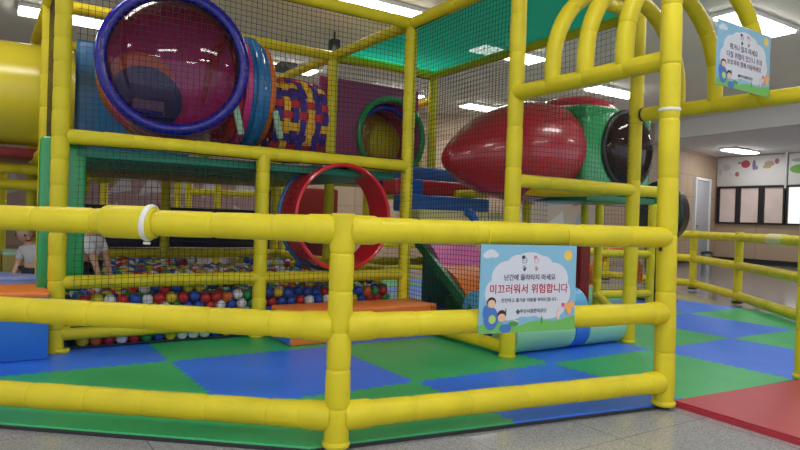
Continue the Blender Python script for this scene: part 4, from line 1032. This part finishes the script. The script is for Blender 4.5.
# ---------------------------------------------------------------- signs
FONT_M = {}
def sign(name, label, c, ux, w, h, tilt, texts, lean=0.0):
    ux = Vector(ux).normalized(); uy = (Z + ux*tilt).normalized(); un = ux.cross(uy).normalized(); uy = un.cross(ux)
    if un.y > 0: raise Exception('sign faces away')
    c = Vector(c); t = thing(name, label, 'sign', c)
    def P(x, y, o): return c + ux*x + uy*y + un*o
    bm = bmesh.new(); box_bm(bm, c, ux, uy, w, h, 0.005, 0.001, 1); link('sign_board', bm, flat('sign_sky', (0.22, 0.46, 0.62), 0.35), t, False)
    def blob(nm, items, m, o):
        bm = bmesh.new()
        for k, (x, y, rx, ry) in enumerate(items): disc_bm(bm, P(x*w, y*h, o + 0.00003*k), ux, uy, rx*w, ry*h, 0.0003, 28)
        return link(nm, bm, m, t, False)
    wcl = flat('sign_white', (0.62, 0.64, 0.70), 0.4)
    blob('cloud', [(0, 0, .34, .33), (-.22, .12, .17, .2), (.24, .1, .17, .2), (0, .22, .2, .2), (-.33, -.05, .12, .17), (.33, -.06, .11, .17), (-.2, -.2, .18, .16), (.2, -.2, .2, .16), (-.12, .26, .12, .13), (.12, .26, .12, .12)], wcl, 0.0028)
    blob('small_cloud', [(-.40, .40, .055, .045), (-.44, .38, .04, .035), (-.36, .385, .035, .03)], wcl, 0.0028)
    blob('sun', [(.405, .385, .045, .062)], flat('sign_sun', (0.85, 0.55, 0.08)), 0.0028)
    # hills
    bm = bmesh.new(); top = []; N = 40
    for k in range(N+1):
        x = -0.5+k/N; y = -0.5 + 0.075 + 0.05*math.sin(x*7+1.0)**2 + (0.05 if x > 0.1 else 0)*math.sin((x-0.1)*5)
        top.append((x, y))
    f = [bm.verts.new(P(x*w, y*h, 0.0041)) for x, y in top]; b = [bm.verts.new(P(x*w, -0.5*h, 0.0041)) for x, y in top]
    for k in range(N): bm.faces.new((b[k], b[k+1], f[k+1], f[k]))
    f2 = [bm.verts.new(P(x*w, y*h, 0.0030)) for x, y in top]
    for k in range(N): bm.faces.new((f[k], f[k+1], f2[k+1], f2[k]))
    link('hills', bm, flat('sign_green', (0.16, 0.45, 0.10)), t, False)
    sk = flat('sign_skin', (0.75, 0.48, 0.33)); hr = flat('sign_hair', (0.04, 0.025, 0.02)); bl = flat('sign_overall', (0.06, 0.17, 0.48))
    blob('drawn_clothes', [(-.385, -.33, .07, .13), (-.44, -.26, .025, .08), (-.24, -.45, .06, .05)], bl, 0.0052)
    blob('drawn_badge', [(-.375, -.34, .035, .05)], flat('sign_lime', (0.40, 0.62, 0.15)), 0.0062)
    for it in ((-.385, -.145, .045, .055), (-.28, -.295, .045, .058)): blob('drawn_hair', [it], hr, 0.0056)
    for it in ((-.385, -.165, .038, .045), (-.28, -.325, .040, .046)): blob('drawn_face', [it], sk, 0.0066)
    blob('flowers', [(.41, -.22, .03, .045), (.46, -.20, .03, .045), (.43, -.27, .03, .045)], flat('sign_orange', (0.85, 0.38, 0.12)), 0.0052)
    blob('pink_flower', [(.36, -.20, .016, .026)], flat('sign_pink', (0.7, 0.1, 0.2)), 0.0052)
    blob('rabbit', [(.31, -.33, .018, .04), (.305, -.27, .007, .035), (.322, -.27, .007, .035), (-.14, -.38, .03, .02)], flat('sign_peach', (0.85, 0.6, 0.5)), 0.0052)
    for it in ((.135, -.37, .008, .05), (-.24, -.25, .006, .035), (-.16, -.40, .05, .03)): blob('grass_tuft', [it], flat('sign_dark_green', (0.06, 0.28, 0.06)), 0.0054)
    # two outlined drawn children's heads at the top
    for sx, col, nm in ((-.062, (0.05, 0.05, 0.07), 'boy_drawing'), (.062, (0.55, 0.25, 0.30), 'girl_drawing')):
        bm = bmesh.new(); torus_bm(bm, P(sx*w, .325*h, 0.0042), un, 0.024*w, 0.0011, 24, 5, 0.5)
        disc_bm(bm, P((sx-.012)*w, .36*h, 0.0036), ux, uy, .018*w, .022*h, 0.0006, 16)
        for e in (-.008, .010): disc_bm(bm, P((sx+e)*w, .325*h, 0.0036), ux, uy, .003*w, .006*h, 0.0006, 8)
        for a_, b_ in (((sx-.02), .27), ((sx+.02), .255)):
            sweep(bm, [P(sx*w, .26*h, 0.0042), P(a_*w, (b_-.03)*h, 0.0042)], [0.0014]*2, 5)
        disc_bm(bm, P(sx*w, .22*h, 0.0036), ux, uy, .012*w, .020*h, 0.0006, 12)
        link(nm, bm, flat('sign_line'+nm, col), t, False)
    # emblem: dark green diamond
    bm = bmesh.new()
    ex_, ey_ = texts['emblem']
    for dx_, dy_ in ((-.012, 0), (.012, 0), (0, .017), (0, -.017)):
        q = [P((ex_+dx_+sx)*w, (ey_+dy_+sy)*h, 0.0046) for sx, sy in ((-.011, 0), (0, -.0155), (.011, 0), (0, .0155))]
        bm.faces.new([bm.verts.new(v) for v in q])
    link('emblem', bm, flat('sign_emblem', (0.02, 0.10, 0.08)), t, False)
    for nm, s, x, y, size, wd, col in texts['lines']:
        cu = bpy.data.curves.new(nm, 'FONT'); cu.body = s; cu.size = size; cu.align_x = 'CENTER'; cu.align_y = 'CENTER'; cu.extrude = 0.0002; cu.offset = wd
        cu.materials.append(flat('ink_%s' % str(col), col))
        tmp = bpy.data.objects.new(nm, cu); COL.objects.link(tmp); bpy.context.view_layer.update()
        me = bpy.data.meshes.new_from_object(tmp.evaluated_get(bpy.context.evaluated_depsgraph_get())); bpy.data.objects.remove(tmp)
        me.materials.clear(); me.materials.append(flat('ink_%s' % str(col), col))
        o = bpy.data.objects.new(nm, me); COL.objects.link(o); o.parent = t
        mw = Matrix((ux, uy, un)).transposed().to_4x4(); mw.translation = P(x*w, y*h, 0.0045) - c
        o.matrix_local = mw
    return t, P
ink = (0.05, 0.06, 0.10); redi = (0.50, 0.02, 0.06)
d1 = (P664-P338).normalized(); n1 = Vector((d1.y, -d1.x, 0))
sw, sh_ = 0.525, 0.39
# big sign tied to the front fence
t_, P_ = sign('warning_sign', 'rectangular warning sign with red Korean lettering tied to the front fence', Vector((0.566, 2.935, 0.627)) + n1*0.060, d1, sw, sh_, 0.0, dict(emblem=(-.115, -.265), lines=[
    ('text_line', '난간에 올라타지 마세요', 0.0, 0.125, 0.029, 0.0004, ink),
    ('red_text_line', '미끄러워서 위험합니다', 0.0, -0.01, 0.0455, 0.0005, redi),
    ('text_line', '- 안전하고 즐거운 이용을 부탁드립니다 -', 0.0, -0.135, 0.0195, 0.0002, ink),
    ('owner_text_line', '부산시설관리공단', 0.045, -0.262, 0.020, 0.0003, ink)]))
bm = bmesh.new()
for sx in (-0.42, 0.42):
    torus_bm(bm, P_(sx*sw, sh_*0.5+0.03, -0.055), d1, 0.062, 0.003, 24, 6)
link('cable_ties', bm, M['yellow'], t_)
# hanging sign on the canopy
hp = (gh(744, 55, 0) and Vector((2.175, 4.02, 0)))
t2, P2 = sign('hanging_sign', 'small pale blue Korean notice hanging from the canopy hoops', Vector((2.06, 3.905, 1.96)), GA, 0.60, 0.385, 0.0, dict(emblem=(-.10, -.285), lines=[
    ('text_line', '뛰거나 밀지 마세요', -0.02, 0.13, 0.040, 0.0003, ink),
    ('text_line', '다칠 위험이 있으니 주의', 0.0, 0.005, 0.040, 0.0003, (0.12, 0.05, 0.14)),
    ('text_line', '보호자와 함께 이용하세요', 0.0, -0.11, 0.036, 0.0003, (0.15, 0.05, 0.12)),
    ('owner_text_line', '부산시설관리공단', 0.04, -0.285, 0.020, 0.0002, ink)]))
